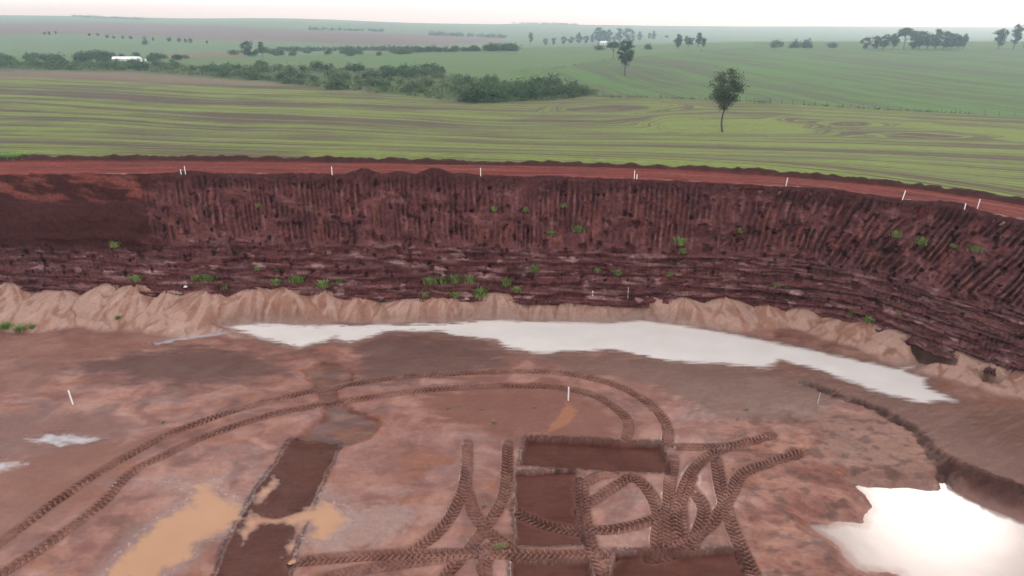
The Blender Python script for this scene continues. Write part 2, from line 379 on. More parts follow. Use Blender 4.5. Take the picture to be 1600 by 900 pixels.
# skip the sheet under the pit side (it starts at the road's outer edge)
FV = np.stack([FX, FY, FZ], -1).reshape(-1, 3)
names = {0: 'near_field', 1: 'far_field', 2: 'valley_field', 3: 'hills', 4: 'scrub_strip_ground'}
for r, nm in names.items():
    f = FF[regf == r]; u, inv = np.unique(f, return_inverse=True)
    me = np_mesh(nm, FV[u], inv.reshape(-1, 4), M['field'],
                 dict(Col=C1.reshape(-1, 3)[u]*.78, Col2=C2.reshape(-1, 3)[u]*.78, q=Q.ravel()[u], p=PP.ravel()[u], amt=AM.ravel()[u]))
    tag(link(nm, me), kind='structure')

# ------------------------------------------------------------------ haul road along the rim
na_s = 1500; av = np.linspace(-1.12, 1.12, na_s)
nrd = 48; A, T = np.meshgrid(av, np.r_[.10, .05, np.linspace(0, 1, nrd-2)])
Yr, Yo_ = Yrim(A), Yout(A); Y = Yr + (Yo_+.35-Yr)*T; X = A*Y
wr = (Yo_-Yr)*T                                      # metres from the rim
ruts = sum(np.exp(-((wr-c)/.22)**2) for c in (1.1, 1.75, 3.0, 3.6, 4.7, 5.3))
Z = HR - .085*ruts*(1+.6*fbm(X/2, Y/.7, 3, 2)) + .035*fbm(X/1.2, Y/.5, 4, 3)
edge = sstep(.865, .93, T)*sstep(1.02, .985, T)
Z += edge*(.32 + .25*fbm(X/1.4, Y/.8, 8, 3))        # windrow of dark topsoil on the field side
Z -= sstep(.985, 1, T)*.15; Z[0] -= 2.6; Z[1] -= 1.3
Z += sstep(.10, 0, T)*(.10 + .16*fbm(X/1.1, Y/.6, 9, 3))
c = np.zeros(X.shape+(3,)); c[:] = (.150, .036, .028)
c = mixc(c, (.21, .065, .050), np.clip(.6*sstep(.05, .5, fbm(X/9, wr*1.6, 14, 3)), 0, 1))
c = mixc(c, (.085, .028, .024), .8*sstep(.0, .35, fbm(X/9, wr*2.4, 15, 3)))
c = mixc(c, (.055, .026, .022), sstep(.84, .90, T+.02*fbm(X/1.3, Y, 16, 2)))
c = mixc(c, (.33, .22, .19), sstep(.09, .02, T)*sstep(.05, .35, fbm(X/3, Y, 18, 3))*.7)
me = np_mesh('dirt_road', np.stack([X, Y, Z], -1).reshape(-1, 3), grid_faces(nrd, na_s), M['road'], dict(Col=c.reshape(-1, 3)*np.array([.88, .8, .8]), wet=np.zeros(X.size)))
tag(link('dirt_road', me), kind='structure')

# ------------------------------------------------------------------ cut slope between floor and road
ns = 210; tv = np.linspace(-.10, 1.0, ns); A, T = np.meshgrid(av, tv)
y0, y1, zt = Ytoe(A), Yrim(A), Ztoe(A)
S = np.cumsum(np.r_[0, np.hypot(np.diff(av*Yrim(av)), np.diff(Yrim(av)))]); S = np.broadcast_to(S, A.shape)
Hh = HR-zt; tc = np.clip(T, -.1, 1)
# bench at mid height: horizontal progress slows, then jumps
bz = .38 + .035*fbm(S/6, S*0, 40, 2)
hp = tc + .085*np.exp(-((tc-bz-.03)/.05)**2)*np.sign(tc-bz-.0)*0 + .07*sstep(bz-.015, bz+.03, tc) - .07*sstep(bz+.05, 1.0, tc)
Y = y0 + (y1-y0)*hp; Zs = zt + Hh*tc; up = tc*Hh
pxa = A*1010+800                                      # rough column in the photo, only to know which stretch of wall this is
heap = sstep(275, 225, pxa - 50*(tc-.5) + 30*fbm(S/2, up/2, 41, 3))*sstep(.27, .33, tc+.05*fbm(S/2.5, S*0, 72, 3))
# tooth grooves on the upper half
lean = -.55*sstep(1050, 1500, pxa)
warp = .12*fbm(S/2.5, up/2.5, 42, 2) + lean*up
g = (S+warp+.05*fbm(S/.5, up/.9, 75, 2)+.9*fbm(S/7, S*0, 76, 2))/.44; gf = g-np.floor(g)
groove = sstep(.15, .85, np.abs(gf-.5)*2)
gid = _h(np.floor(g).astype(np.int64), np.floor(up/1.7+.4*fbm(S/3, S*0, 44, 2)).astype(np.int64), 5)/4294967296.
gam = sstep(.0, .45, fbm(S/3.0, up/1.3, 43, 3)+.42)
upper = sstep(bz-.01, bz+.05, tc)*(1-heap)
d = -.38*groove*(.10+.90*gam)*(.25+1.0*gid)*upper*sstep(1.0, .90, tc)
# bites of the bucket: steps at mid heights of the upper half
row = np.floor((up+.35*fbm(S/2.5, S*0, 45, 3))/1.25); rf = (up+.35*fbm(S/2.5, S*0, 45, 3))/1.25-row
d += upper*.09*(rf-.5)*sstep(-.1, .5, fbm(S/2, row*3.1, 46, 2)+.2)
pits = sstep(.38, .50, fbm(S/.8, up/.7, 47, 3)+.16*np.exp(-((tc-bz-.22)/.05)**2)+.30*np.exp(-((tc-bz-.0)/.025)**2))
d += -.38*pits*(1-heap)*sstep(.02, .12, tc)*sstep(1, .93, tc)
# strata ledges on the lower half
lower = sstep(bz+.03, bz-.03, tc)*(1-heap*.4)
st = (up + .30*fbm(S/5.0, up/3, 48, 3))/.62; sf = st-np.floor(st); sid = _h(np.floor(st).astype(np.int64), np.floor(S/3.5+.5*fbm(S/2, up, 52, 2)).astype(np.int64), 9)/4294967296.
d += lower*(.50*(.3+.7*sid)*(.5-sf**.8) - .20*sstep(.22, .42, fbm(S/2.2, up/.15, 49, 3)))
d += lower*-.14*np.abs(((S+.1*fbm(S/1, up/1, 50, 2))/.30) % 1-.5)*2*sstep(0, .4, fbm(S/4, up/1.2, 51, 2)+.1)
# blocky breakage
d += (.09+.12*lower)*fbm(S/.7, up/.5, 53, 4)*(1-.45*heap) + .085*fbm(S/.24, up/.20, 73, 3)*(1-.6*heap) + .12*np.exp(-((tc-bz-.02)/.05)**2)*ridged(S/.7, up/.4, 74, 3)*(1-heap) + .34*fbm(S/2.8, up/1.5, 54, 3)
rough_right = sstep(1150, 1420, pxa)*sstep(.62, .45, tc)
d += rough_right*.26*(ridged(S/1.5, up/.7+.25*S, 55, 4)-.6)
# loose spoil on the left
hd = heap*(1.15*np.exp(-((tc-.50)/.20)**2)*(1+.3*fbm(S/2.5, up/1.5, 56, 2)) + .10*fbm(S/.5+up*.4, up/.9, 57, 4))
ledge = sstep(.70, .76, tc+.02*fbm(S/1.2, S*0, 58, 2))*sstep(1, .8, tc)*heap
d = d + hd + ledge*-.25*(ridged(S/1.8+up*.5, up/1.3, 59, 3)-.3)
nrm = 1/np.sqrt(1+((y1-y0)/Hh)**2)                     # outward: towards the pit and up
env = sstep(1.0, .95, tc)
d *= np.maximum(env, .15)
Y = Y - d*nrm; Zs = Zs + d*np.sqrt(1-nrm**2)*.8
topn = sstep(.90, 1, tc)
mound = np.zeros(A.shape)
for px, w, h in ((570, 22, .45), (625, 30, .25), (680, 26, .50), (720, 22, .22), (480, 40, .12), (1500, 40, .3), (1300, 60, .15), (300, 30, .2), (860, 40, .12)):
    mound = np.maximum(mound, h*np.exp(-((pxa-(px-800)*1010/1057-800)/w)**2))
Zs += topn*(.05 + mound*1.25 + (.06+.12*mound)*fbm(S/.5, up/.5, 60, 4) + .05*fbm(S/1.5, S*0, 61, 2))
X = A*Y
cc = np.zeros(A.shape+(3,)); cc[:] = (.105, .040, .038)
cc = mixc(cc, (.21, .115, .105), sstep(.0, .45, fbm(S/3.2, up/.30, 62, 4))*.8*lower)
cc = mixc(cc, (.22, .105, .095), sstep(.05, .5, fbm(S/.45, up/1.6, 71, 3))*.6*upper)
cc = mixc(cc, (.055, .020, .020), sstep(.05, .5, fbm(S/3.5, up/1.2, 63, 3))*.7)
cc = mixc(cc, (.16, .060, .045), sstep(.15, .55, fbm(S/1.2, up/2.2, 64, 3))*.6*upper)
cc = mixc(cc, (.30, .19, .175), sstep(.34, .58, fbm(S/1.8, up/.5, 65, 4))*.7*(lower+.25))
cc = mixc(cc, (.050, .018, .017), sstep(.86, .95, tc+.03*fbm(S/1, up, 66, 2))*.8)
hc = np.zeros(A.shape+(3,)); hc[:] = (.045, .013, .011)
hc = mixc(hc, (.15, .048, .036), sstep(.66, .80, tc+.05*fbm(S/3+up*.5, up, 67, 3))*sstep(-.15, .35, fbm(S/2.5+up*.6, up/.7, 68, 4)))  # reddish soil, painted lighter near the top as if lit from above
hc = mixc(hc, (.10, .04, .037), sstep(.32, .15, tc+.05*fbm(S, up, 69, 2)))
cc = cc*(1-heap[..., None]) + hc*heap[..., None]
wet = .05+.5*sstep(.1, .5, fbm(S/3, up/1, 70, 3))*lower + .35*rough_right; wet *= (1-heap)
me = np_mesh('cut_slope', np.stack([X, Y, Zs], -1).reshape(-1, 3), grid_faces(ns, na_s), M['cut'], dict(Col=cc.reshape(-1, 3)*np.array([.86, .74, .76]), wet=wet.ravel()), smooth=True)
tag(link('cut_slope', me), kind='structure')

# ------------------------------------------------------------------ pit floor
pond_px = [(345, 510), (400, 503), (500, 506), (600, 505), (700, 503), (760, 498), (850, 500), (950, 503), (1000, 498), (1060, 506), (1150, 521), (1250, 541), (1350, 563), (1400, 573), (1438, 569), (1420, 580),
           (1452, 590), (1455, 606), (1508, 627), (1480, 630), (1450, 634), (1390, 621), (1330, 600), (1280, 580), (1222, 566), (1200, 577), (1130, 571), (1050, 567), (960, 549), (900, 551), (830, 553),
           (790, 545), (770, 532), (700, 525), (680, 520), (620, 519), (600, 521), (545, 539), (520, 531), (470, 545), (440, 541), (400, 530), (370, 520)]
deep_px = [(1345, 762), (1400, 765), (1475, 769), (1487, 757), (1520, 779), (1560, 796), (1600, 813), (1700, 850), (1860, 900), (1900, 1000), (1430, 1000), (1410, 894), (1340, 888), (1312, 852), (1290, 836), (1270, 823), (1310, 817), (1350, 822), (1366, 792)]
ZD = -.55
pudA = [(262, 752), (300, 757), (345, 748), (335, 762), (352, 772), (385, 790), (382, 812), (352, 832), (305, 850), (302, 870), (262, 893), (225, 915), (150, 915), (185, 868), (220, 832), (250, 808), (292, 788), (300, 768)]
pudB = [(386, 800), (430, 808), (470, 797), (498, 779), (545, 794), (550, 812), (522, 838), (500, 846), (478, 842), (483, 818), (470, 838), (456, 872), (444, 866), (460, 822), (430, 818), (402, 822), (378, 850), (374, 835)]
pudC = [(425, 742), (440, 748), (432, 760), (414, 785), (396, 788), (398, 774), (412, 762)]
pudD = [(36, 685), (70, 679), (120, 678), (166, 684), (140, 692), (95, 697), (60, 694)]
pudE = [(-30, 722), (10, 720), (42, 725), (20, 733), (-30, 738)]
pudF = [(228, 537), (250, 531), (300, 523), (345, 516), (365, 520), (300, 531), (262, 537), (240, 541)]
cutsR = [([(825, 681), (1032, 692), (1050, 738), (812, 726)], .34), ([(806, 737), (900, 733), (914, 850), (806, 852)], .20), ([(800, 873), (918, 876), (930, 930), (800, 930)], .22),
         ([(962, 862), (1150, 859), (1182, 930), (945, 930)], .24), ([(455, 688), (532, 690), (487, 786), (462, 850), (445, 930), (325, 930), (352, 860), (385, 790)], .045)]
TRK = [
 ([(-60, 893), (0, 850), (80, 790), (160, 735), (250, 685), (340, 650), (430, 625), (500, 608), (600, 592), (700, 584), (800, 580), (880, 583), (940, 595), (990, 615), (1025, 640), (1042, 668), (1042, 697)], 1.),
 ([(-20, 910), (60, 860), (150, 795), (205, 738), (270, 705), (340, 675), (430, 648), (500, 633), (560, 623), (650, 611), (760, 604), (850, 604), (920, 615), (962, 638), (981, 662), (977, 688)], .9),
 ([(730, 692), (729, 740), (718, 780), (695, 820), (665, 848), (640, 862)], 1.),
 ([(793, 692), (792, 740), (785, 780), (765, 815), (735, 855), (690, 905)], 1.),
 ([(727, 750), (738, 795), (762, 830), (805, 862)], .8),
 ([(458, 880), (520, 872), (600, 868), (700, 866), (780, 866), (870, 868), (962, 864)], 1.2),
 ([(500, 905), (580, 888), (680, 874), (760, 858), (800, 838)], .8),
 ([(1205, 680), (1170, 691), (1130, 702), (1098, 718), (1076, 745), (1064, 785), (1066, 850)], 1.2),
 ([(1256, 706), (1205, 724), (1160, 742), (1140, 775), (1110, 820), (1060, 855), (1010, 868)], 1.2),
 ([(1056, 698), (1100, 698), (1140, 697), (1180, 690)], .7),
 ([(905, 795), (950, 766), (985, 746), (1010, 762), (1028, 800), (1026, 855)], 1.),
 ([(800, 792), (850, 815), (920, 828), (975, 825), (1030, 808), (1062, 780), (1080, 745)], 1.2),
 ([(1118, 716), (1126, 760), (1136, 800), (1155, 850), (1185, 915)], 1.2),
 ([(1082, 765), (1100, 795), (1092, 830), (1080, 858)], 1.1),
 ([(908, 742), (912, 800), (922, 850), (938, 885), (945, 915)], .8),
 ([(1052, 715), (1075, 705), (1040, 760), (1046, 850)][0:1] + [(1046, 770), (1048, 855)], 1.),
 ([(760, 905), (757, 880), (770, 862)], .9),
 ([(905, 760), (930, 745), (960, 738)], .8),
]
TW = .29
tracks = [(smooth_line(P(t, 0), .04), w) for t, w in TRK]
nf_a, nf_r = 1260, 500
av2 = np.linspace(-1.12, 1.12, nf_a); rv = np.exp(np.linspace(math.log(17.5), math.log(54), nf_r))
A, Y = np.meshgrid(av2, rv); X = A*Y
back = Ytoe(A)+1.1; Yc = np.minimum(Y, back)            # beyond the toe the sheet tucks under the slope
Xc = A*Yc; X, Y = Xc, Yc
Hf = .07*fbm(X/6, Y/5, 80, 3) + .030*fbm(X/1.4, Y/1.0, 81, 3) + .010*fbm(X/.35, Y/.3, 82, 2)
# sediment fans spilling from the toe
fan = np.full(X.shape, -1.); fid = np.zeros(X.shape); fedge = np.full(X.shape, .4)
ka = -1.2; rngf = random.Random(3)
while ka < 1.2:
    yt = float(Ytoe(np.array(ka))); z0 = float(Ztoe(np.array(ka)))*rngf.uniform(.72, 1.06)
    ax, ay = ka*(yt+.35), yt+.35
    Lf = rngf.uniform(3.2, 4.6)*(1.25 if ka < -.35 else 1)*(.9 if ka > .35 else 1)
    m = (np.abs(X-ax) < 6) & (np.abs(Y-ay) < 6)
    xx, yy = X[m], Y[m]; dd = np.hypot(xx-ax, yy-ay); ang = np.arctan2(xx-ax, ay-yy)
    rr = dd*(1+.07*fbm(ang*3+ka*50, dd*.3, 83, 2))
    hh = z0*.95*np.clip(1-(rr/Lf)**1.35, 0, 1) + .045*fbm(ang*6+ka*90, dd*.4, 84, 3)*sstep(.2, .8, dd)
    fm = fan[m]; fm0 = fm.copy(); up_ = hh > fm; fm[up_] = hh[up_]; fan[m] = fm
    fi = fid[m]; fi[up_] = rngf.random()*.5+.5*(fbm(ang*5+ka*70+.3*dd, dd*.35, 125, 3)[up_]+.5); fid[m] = fi
    fe = fedge[m]; fe[:] = np.where(up_, np.minimum(hh-np.where(fm0 < -.5, hh-.4, fm0), .4), np.minimum(fe, np.abs(fm0-hh))); fedge[m] = fe
    ka += rngf.uniform(1.7, 3.9)/yt
fanm = sstep(.02, .25, fan); H = Hf*(1-fanm) + np.maximum(fan, Hf)*fanm + .025*fbm(X/.7, Y/.5, 85, 3)*fanm
apron = np.clip((Y-(Ytoe(A)-4.8))/4.8, 0, 1); H += .30*apron**1.5*(1-fanm)
# eroded ground on the right
er = sstep(1.0, -1.0, poly_sd(X, Y, P([(1130, 660), (1300, 640), (1420, 655), (1480, 740), (1345, 762), (1366, 800), (1270, 823), (1340, 888), (1420, 960), (1200, 960), (1150, 800)]), 4))
rd = ridged(X/2.2 + .5*fbm(X/2, Y/2, 86, 2), Y/1.1 + .4*X/2.2, 87, 4)
H += er*(.17*(rd-.62)+.035*fbm(X/.5, Y/.25, 98, 3)+.02)
# long pond, lower pond, puddles
pond = P(pond_px, -.03); sdp = poly_sd(X, Y, pond, 4); sdp = sdp + (.12+.22*sstep(1.0, 2.5, Ytoe(A)-3.2-Y))*fbm(X/1.5, Y/.33, 88, 4)
H = np.where(sdp < 1.2, H*sstep(-.1, 1.2, sdp) + (-.035 - .11*sstep(.15, -1.3, sdp) + .03*fbm(X/1.5, Y/.25, 127, 3)*sstep(-1.5, 0, sdp))*sstep(1.0, -.15, sdp) , H)
isl = sstep(.28, .42, fbm(X/1.8, Y/.22, 89, 3))*sstep(-1.3, -.2, sdp)*sstep(.1, -.2, sdp)*sstep(5, -5, X)
H += isl*.07
deep = P(deep_px, ZD); sdd = poly_sd(X, Y, deep, 5) + .22*fbm(X/.9, Y/.7, 90, 4)
kd = sstep(1.5, -.05, sdd); H = H*(1-kd) + (ZD - .02 - .3*sstep(0, -1.5, sdd))*kd + er*.12*(rd-.6)*(kd*(1-kd)*4)
bank = sstep(1.3, 0, line_d(X, Y, P([(1475, 715), (1530, 742), (1600, 768), (1720, 805), (1900, 850)], .3), 4))
H += bank*sstep(1455, 1520, 800+X*925/Y)*(.48+.30*fbm(X/.8, Y/.6, 91, 3)+.14*fbm(X/.25, Y/.2, 136, 3))
shelf = sstep(.6, -.6, poly_sd(X, Y, P([(1260, 600), (1330, 605), (1450, 640), (1600, 640), (1780, 700), (1780, 850), (1600, 775), (1480, 715), (1400, 662)]), 3))
H += shelf*.10*(ridged((X*.9+Y*.3)/1.4, (Y*.9-X*.3)/.7, 137, 4)-.6)
gul = .22*fbm(X/.25, Y/.2, 134, 3) + .25*fbm(X/1.3, Y/1.0, 133, 2) + line_d(X, Y, P([(1265, 600), (1310, 618), (1390, 650), (1440, 682), (1472, 722), (1488, 757)], -.1), 3) + .16*fbm(X/.6, Y/.4, 92, 3)
H -= .40*sstep(.55, .12, gul)*(.6+.6*fbm(X/1.2, Y/.9, 140, 2))*sstep(14, 20, X)
puds = []
for q, amp in ((pudA, .12), (pudB, .06), (pudC, .06), (pudD, .16), (pudE, .14), (pudF, .12)):
    s = poly_sd(X, Y, P(q, -.03), 3) + amp*fbm(X/.7, Y/.4, 93, 4); puds.append(s)
# scraped cuts
cutm = np.zeros(X.shape); rim = np.zeros(X.shape)
for q, dep in cutsR:
    s = poly_sd(X, Y, P(q, 0), 2) + .07*fbm(X/.35, Y/.3, 94, 3) + .10*fbm(X/1.3, Y/1.3, 141, 2)
    k = sstep(.05, -.05, s); H = H*(1-k*.8) - dep*k; cutm = np.maximum(cutm, sstep(.05, -.02, s)); rim = np.maximum(rim, np.exp(-((s-.12)/.12)**2))
clod = fbm(X/.16, Y/.16, 95, 3); H += rim*.035*np.clip(clod, -.4, 1) + cutm*.025*fbm(X/.9, Y/.2, 129, 3)
for s in puds: H = H*sstep(-.1, .5, s) + (-.050-.11*np.clip((.05-s)/.8, 0, 1)+.055*fbm(X/.6+Y*.8, Y/.45, 130, 3))*sstep(.5, -.1, s) + .012*fbm(X/.22, Y/.2, 99, 3)*np.exp(-(s/.25)**2)
# washed-out delta left of centre
delta = P([(470, 578), (505, 566), (548, 572), (552, 600), (520, 612), (548, 640), (592, 655), (597, 666), (572, 686), (532, 702), (455, 700), (478, 672), (512, 650), (500, 625), (490, 600)])
sde = poly_sd(X, Y, delta, 3) + .28*fbm(X/.8, Y/.6, 96, 4)
H -= .11*sstep(.05, -.09, sde)*sstep(620, 640, 800+X*1000/Y+600)
# collapsed hollows in the fans
holes = [([(1408, 534), (1436, 529), (1470, 540), (1497, 560), (1492, 569), (1455, 560), (1430, 549)], 1.7, .6), ([(1528, 578), (1545, 575), (1570, 590), (1560, 596), (1538, 592)], 1.5, .5),
         ([(220, 466), (253, 467), (247, 471), (222, 470)], .7, 1.0), ([(158, 469), (177, 471), (165, 473)], .6, 1.0), ([(118, 491), (165, 494), (176, 506), (160, 499), (120, 494)], .25, .6), ([(205, 449), (214, 447), (212, 455)], .3, 1.6)]
for q, dep, zz in holes:
    s = poly_sd(X, Y, P(q, zz), 2) + .08*fbm(X/.4, Y/.3, 97, 3); H -= dep*sstep(.08, -.10, s)
# beds for the tyre tracks
trm = np.zeros(X.shape); Hpre = H.copy()
for pl, w in tracks:
    dl = line_d(X, Y, pl[::6], 1.2); trm = np.maximum(trm, sstep(.55, .3, dl))
    H -= .10*sstep(TW+.02, TW-.10, dl); H += .012*w*np.exp(-((dl-TW-.10)/.10)**2)*(1+.8*clod)
H = np.where(Y >= back-1e-6, .6, H)
# colours
c = np.zeros(X.shape+(3,)); c[:] = (.205, .085, .070)
wa = fbm(X/3, Y/3, 100, 3); wb = fbm(X/3+9.3, Y/3+4.1, 102, 3)
w1 = fbm(X/5+.9*wa, Y/3.6+.9*wb, 101, 5); w2 = fbm(X/2.4+.9*wb, Y/1.7+.9*wa, 103, 5)
c = mixc(c, (.36, .192, .160), sstep(-.35, .50, w1)*.8)
c = mixc(c, (.43, .25, .20), sstep(.0, .60, w2)*.5)
c = mixc(c, (.10, .041, .034), sstep(-.05, .60, -w2+.3*w1)*.6)
c = mixc(c, (.27, .105, .055), sstep(.2, .55, fbm(X/3, Y/1.5, 104, 4))*.6)
w3 = fbm(X/.55, Y/.32, 135, 4); c = mixc(c, (.11, .047, .038), sstep(.12, .5, w3)*.22); c = mixc(c, (.40, .24, .195), sstep(.15, .5, -w3)*.15)
wet = .50+.45*sstep(-.2, .4, fbm(X/4, Y/1.5, 105, 4))
def patch(pts, col, k=1., soft=.8, amp=.8, wv=None, z=0., sx=1.6, sy=.5):
    global c, wet
    s0 = poly_sd(X, Y, P(pts, z), 3); w = s0 < 2.9; s = s0[w] + amp*fbm(X[w]/sx, Y[w]/sy, 106, 4)
    m = sstep(soft*.5, -soft*.5, s)*k; c[w] = mixc(c[w], col, m)
    if wv is not None: wet[w] = wet[w]*(1-m)+wv*m
patch([(100, 575), (200, 550), (330, 540), (430, 560), (450, 585), (390, 595), (270, 600), (150, 585)], (.085, .038, .032), .8, 1.8, 1.3, .5)
patch([(560, 540), (600, 525), (680, 522), (770, 535), (800, 550), (780, 575), (640, 600), (560, 600)], (.095, .048, .042), .8, 1.6, 1.4, .6)
patch([(800, 558), (960, 553), (1130, 575), (1280, 585), (1320, 620), (1250, 660), (1120, 650), (1050, 610), (900, 580)], (.15, .088, .076), .8, 1.2, 1.0, .45)
patch([(640, 620), (860, 590), (960, 640), (960, 690), (820, 680), (700, 660)], (.17, .062, .042), .85, 1.2, .9, .5)
patch([(-100, 500), (200, 510), (340, 520), (200, 545), (90, 575), (60, 610), (-100, 620)], (.19, .085, .065), .6, 1.2, .8, .6)
patch([(-100, 640), (120, 640), (240, 660), (120, 720), (-100, 720)], (.16, .072, .055), .7, 1.4, .8, .7)
patch([(-100, 760), (100, 700), (230, 700), (120, 800), (-50, 900)], (.21, .09, .06), .7, 1.4, .8, .5)
patch([(1260, 595), (1330, 605), (1450, 640), (1600, 640), (1750, 700), (1750, 850), (1600, 770), (1480, 710), (1400, 660)], (.19, .118, .105), .85, .8, .6, .4, sx=2.5, sy=.3)
patch([(1500, 640), (1620, 650), (1700, 700), (1560, 690)], (.16, .09, .072), .6, 1.0, 1.0, .0, sx=2.5, sy=.25)
patch([(1240, 640), (1400, 655), (1460, 720), (1480, 760), (1350, 760), (1300, 700)], (.27, .175, .155), .6, 1., 1.1, .5)
gm = sstep(.55, .15, gul)*sstep(14, 19, X); c = mixc(c, (.055, .026, .022), gm*.9)
c = mixc(c, (.06, .028, .024), bank*.9*sstep(1455, 1520, 800+X*925/Y)); 
st_ = sstep(.02, .40, fbm((X*.86+Y*.5)/4.5, (Y*.86-X*.5)/.35, 107, 3))*sstep(1200, 1350, 800+X*980/Y)*sstep(27, 30, Y)*(1-fanm)
c = mixc(c, (.25, .165, .14), st_*.5)
# fans: pale washed sand with darker rills
fc = np.zeros(X.shape+(3,)); fc[:] = (.43, .29, .25)
fc = mixc(fc, (.31, .16, .12), sstep(.50, .72, fid)*.8); fc = mixc(fc, (.22, .095, .065), sstep(.06, .0, fedge)*sstep(-.3, .2, fbm(X/1.5, Y/1.5, 126, 2))*.75)
fc = mixc(fc, (.24, .115, .082), sstep(.1, .45, fbm(X/.8+.5*Y, Y/1.2, 108, 4))*.6)
fc = mixc(fc, (.52, .38, .34), sstep(.15, .5, fbm(X/.6-.5*Y, Y/1.5, 109, 4))*.6)
fk = np.maximum(fanm, sstep(.35, .7, apron)*.9); c = c*(1-fk[..., None])+fc*fk[..., None]; wet = wet*(1-fk)+.25*fk
toe_wet = sstep(.22, .02, fan)*sstep(.3, .6, apron); c = mixc(c, (.22, .12, .10), toe_wet*.5)
# shores, salts and wet margins
c = mixc(c, (.20, .135, .12), sstep(.9, .05, sdp)*.6); wet = np.maximum(wet, sstep(.7, .0, sdp)*.95)
c = mixc(c, (.25, .16, .14), sstep(.35, .0, sdd)*.4); wet = np.maximum(wet, sstep(.5, 0, sdd)*.9)
for s in puds[:3]:
    c = mixc(c, (.27, .185, .175), sstep(1.0, .1, s)*.55*(1-.85*cutm))
    c = mixc(c, (.52, .43, .38), np.exp(-((s-.08)/.09)**2)*sstep(.25, .5, fbm(X/.13, Y/.13, 110, 2))*.6)
for s in puds: wet = np.maximum(wet, sstep(.6, 0, s)*.95)
patch([(545, 800), (600, 785), (650, 790), (645, 815), (600, 850), (520, 862), (490, 850)], (.34, .255, .245), .6, .6, .5, .5, sx=.4, sy=.3)
c = mixc(c, (.095, .037, .027), sstep(.25, -.45, sde)*.85); c = mixc(c, (.26, .115, .065), sstep(-.1, -.6, sde)*sstep(-.2, .6, fbm(X/1.2, Y/.8, 128, 3)+.1)*.5); c = mixc(c, (.08, .04, .035), np.exp(-((sde-.02)/.10)**2)*sstep(-8.2, -7.2, X)*.0)
patch([(885, 628), (902, 640), (890, 662), (850, 678), (870, 655)], (.31, .13, .06), .8, .25, .2)
for i, (q, dep) in enumerate(cutsR):
    s = poly_sd(X, Y, P(q, 0), 2) + .07*fbm(X/.35, Y/.3, 94, 3) + .10*fbm(X/1.3, Y/1.3, 141, 2); col = (.075, .024, .018) if i != 4 else (.075, .031, .025)
    k = sstep(.03, -.06, s)*np.minimum(1, np.stack([sstep(-.25, -.02, p_) for p_ in puds[:3]]).min(0)); c = mixc(c, col, k*(.85+.3*w2.clip(-.5, .5)).clip(0, 1))
    wet = wet*(1-k*.9)
c = mixc(c, (.045, .018, .015), rim*.9*sstep(-.5, -.1, clod))  # dark line painted round the cuts: shade of their edges put into the colour
c = mixc(c, (.11, .062, .055), er*sstep(.05, .4, fbm(X/.8, Y/.45, 131, 4))*.7)
wet = wet*(1-.6*er)*(1-.9*bank)*(1-.5*shelf)
c = mixc(c, (.17, .075, .056), trm*.5)
wet = wet*(1-.85*np.exp(-(sde/.2)**2))
me = np_mesh('pit_floor', np.stack([X, Y, H], -1).reshape(-1, 3), grid_faces(nf_r, nf_a), M['mud'], dict(Col=np.clip(c*np.array([.70, .60, .53]), .01, .9).reshape(-1, 3), wet=np.clip(wet, 0, 1).ravel()))
floor = tag(link('pit_floor', me), kind='structure')
lr = np.log(rv)
def floor_z(x, y, H=None):
    H = Hpre if H is None else H
    fi = np.clip((x/y-av2[0])/(av2[1]-av2[0]), 0, nf_a-1.001); fj = np.clip((np.log(y)-lr[0])/(lr[1]-lr[0]), 0, nf_r-1.001)
    i = fi.astype(int); j = fj.astype(int); u = fi-i; v = fj-j
    return (H[j, i]*(1-u)+H[j, i+1]*u)*(1-v)+(H[j+1, i]*(1-u)+H[j+1, i+1]*u)*v

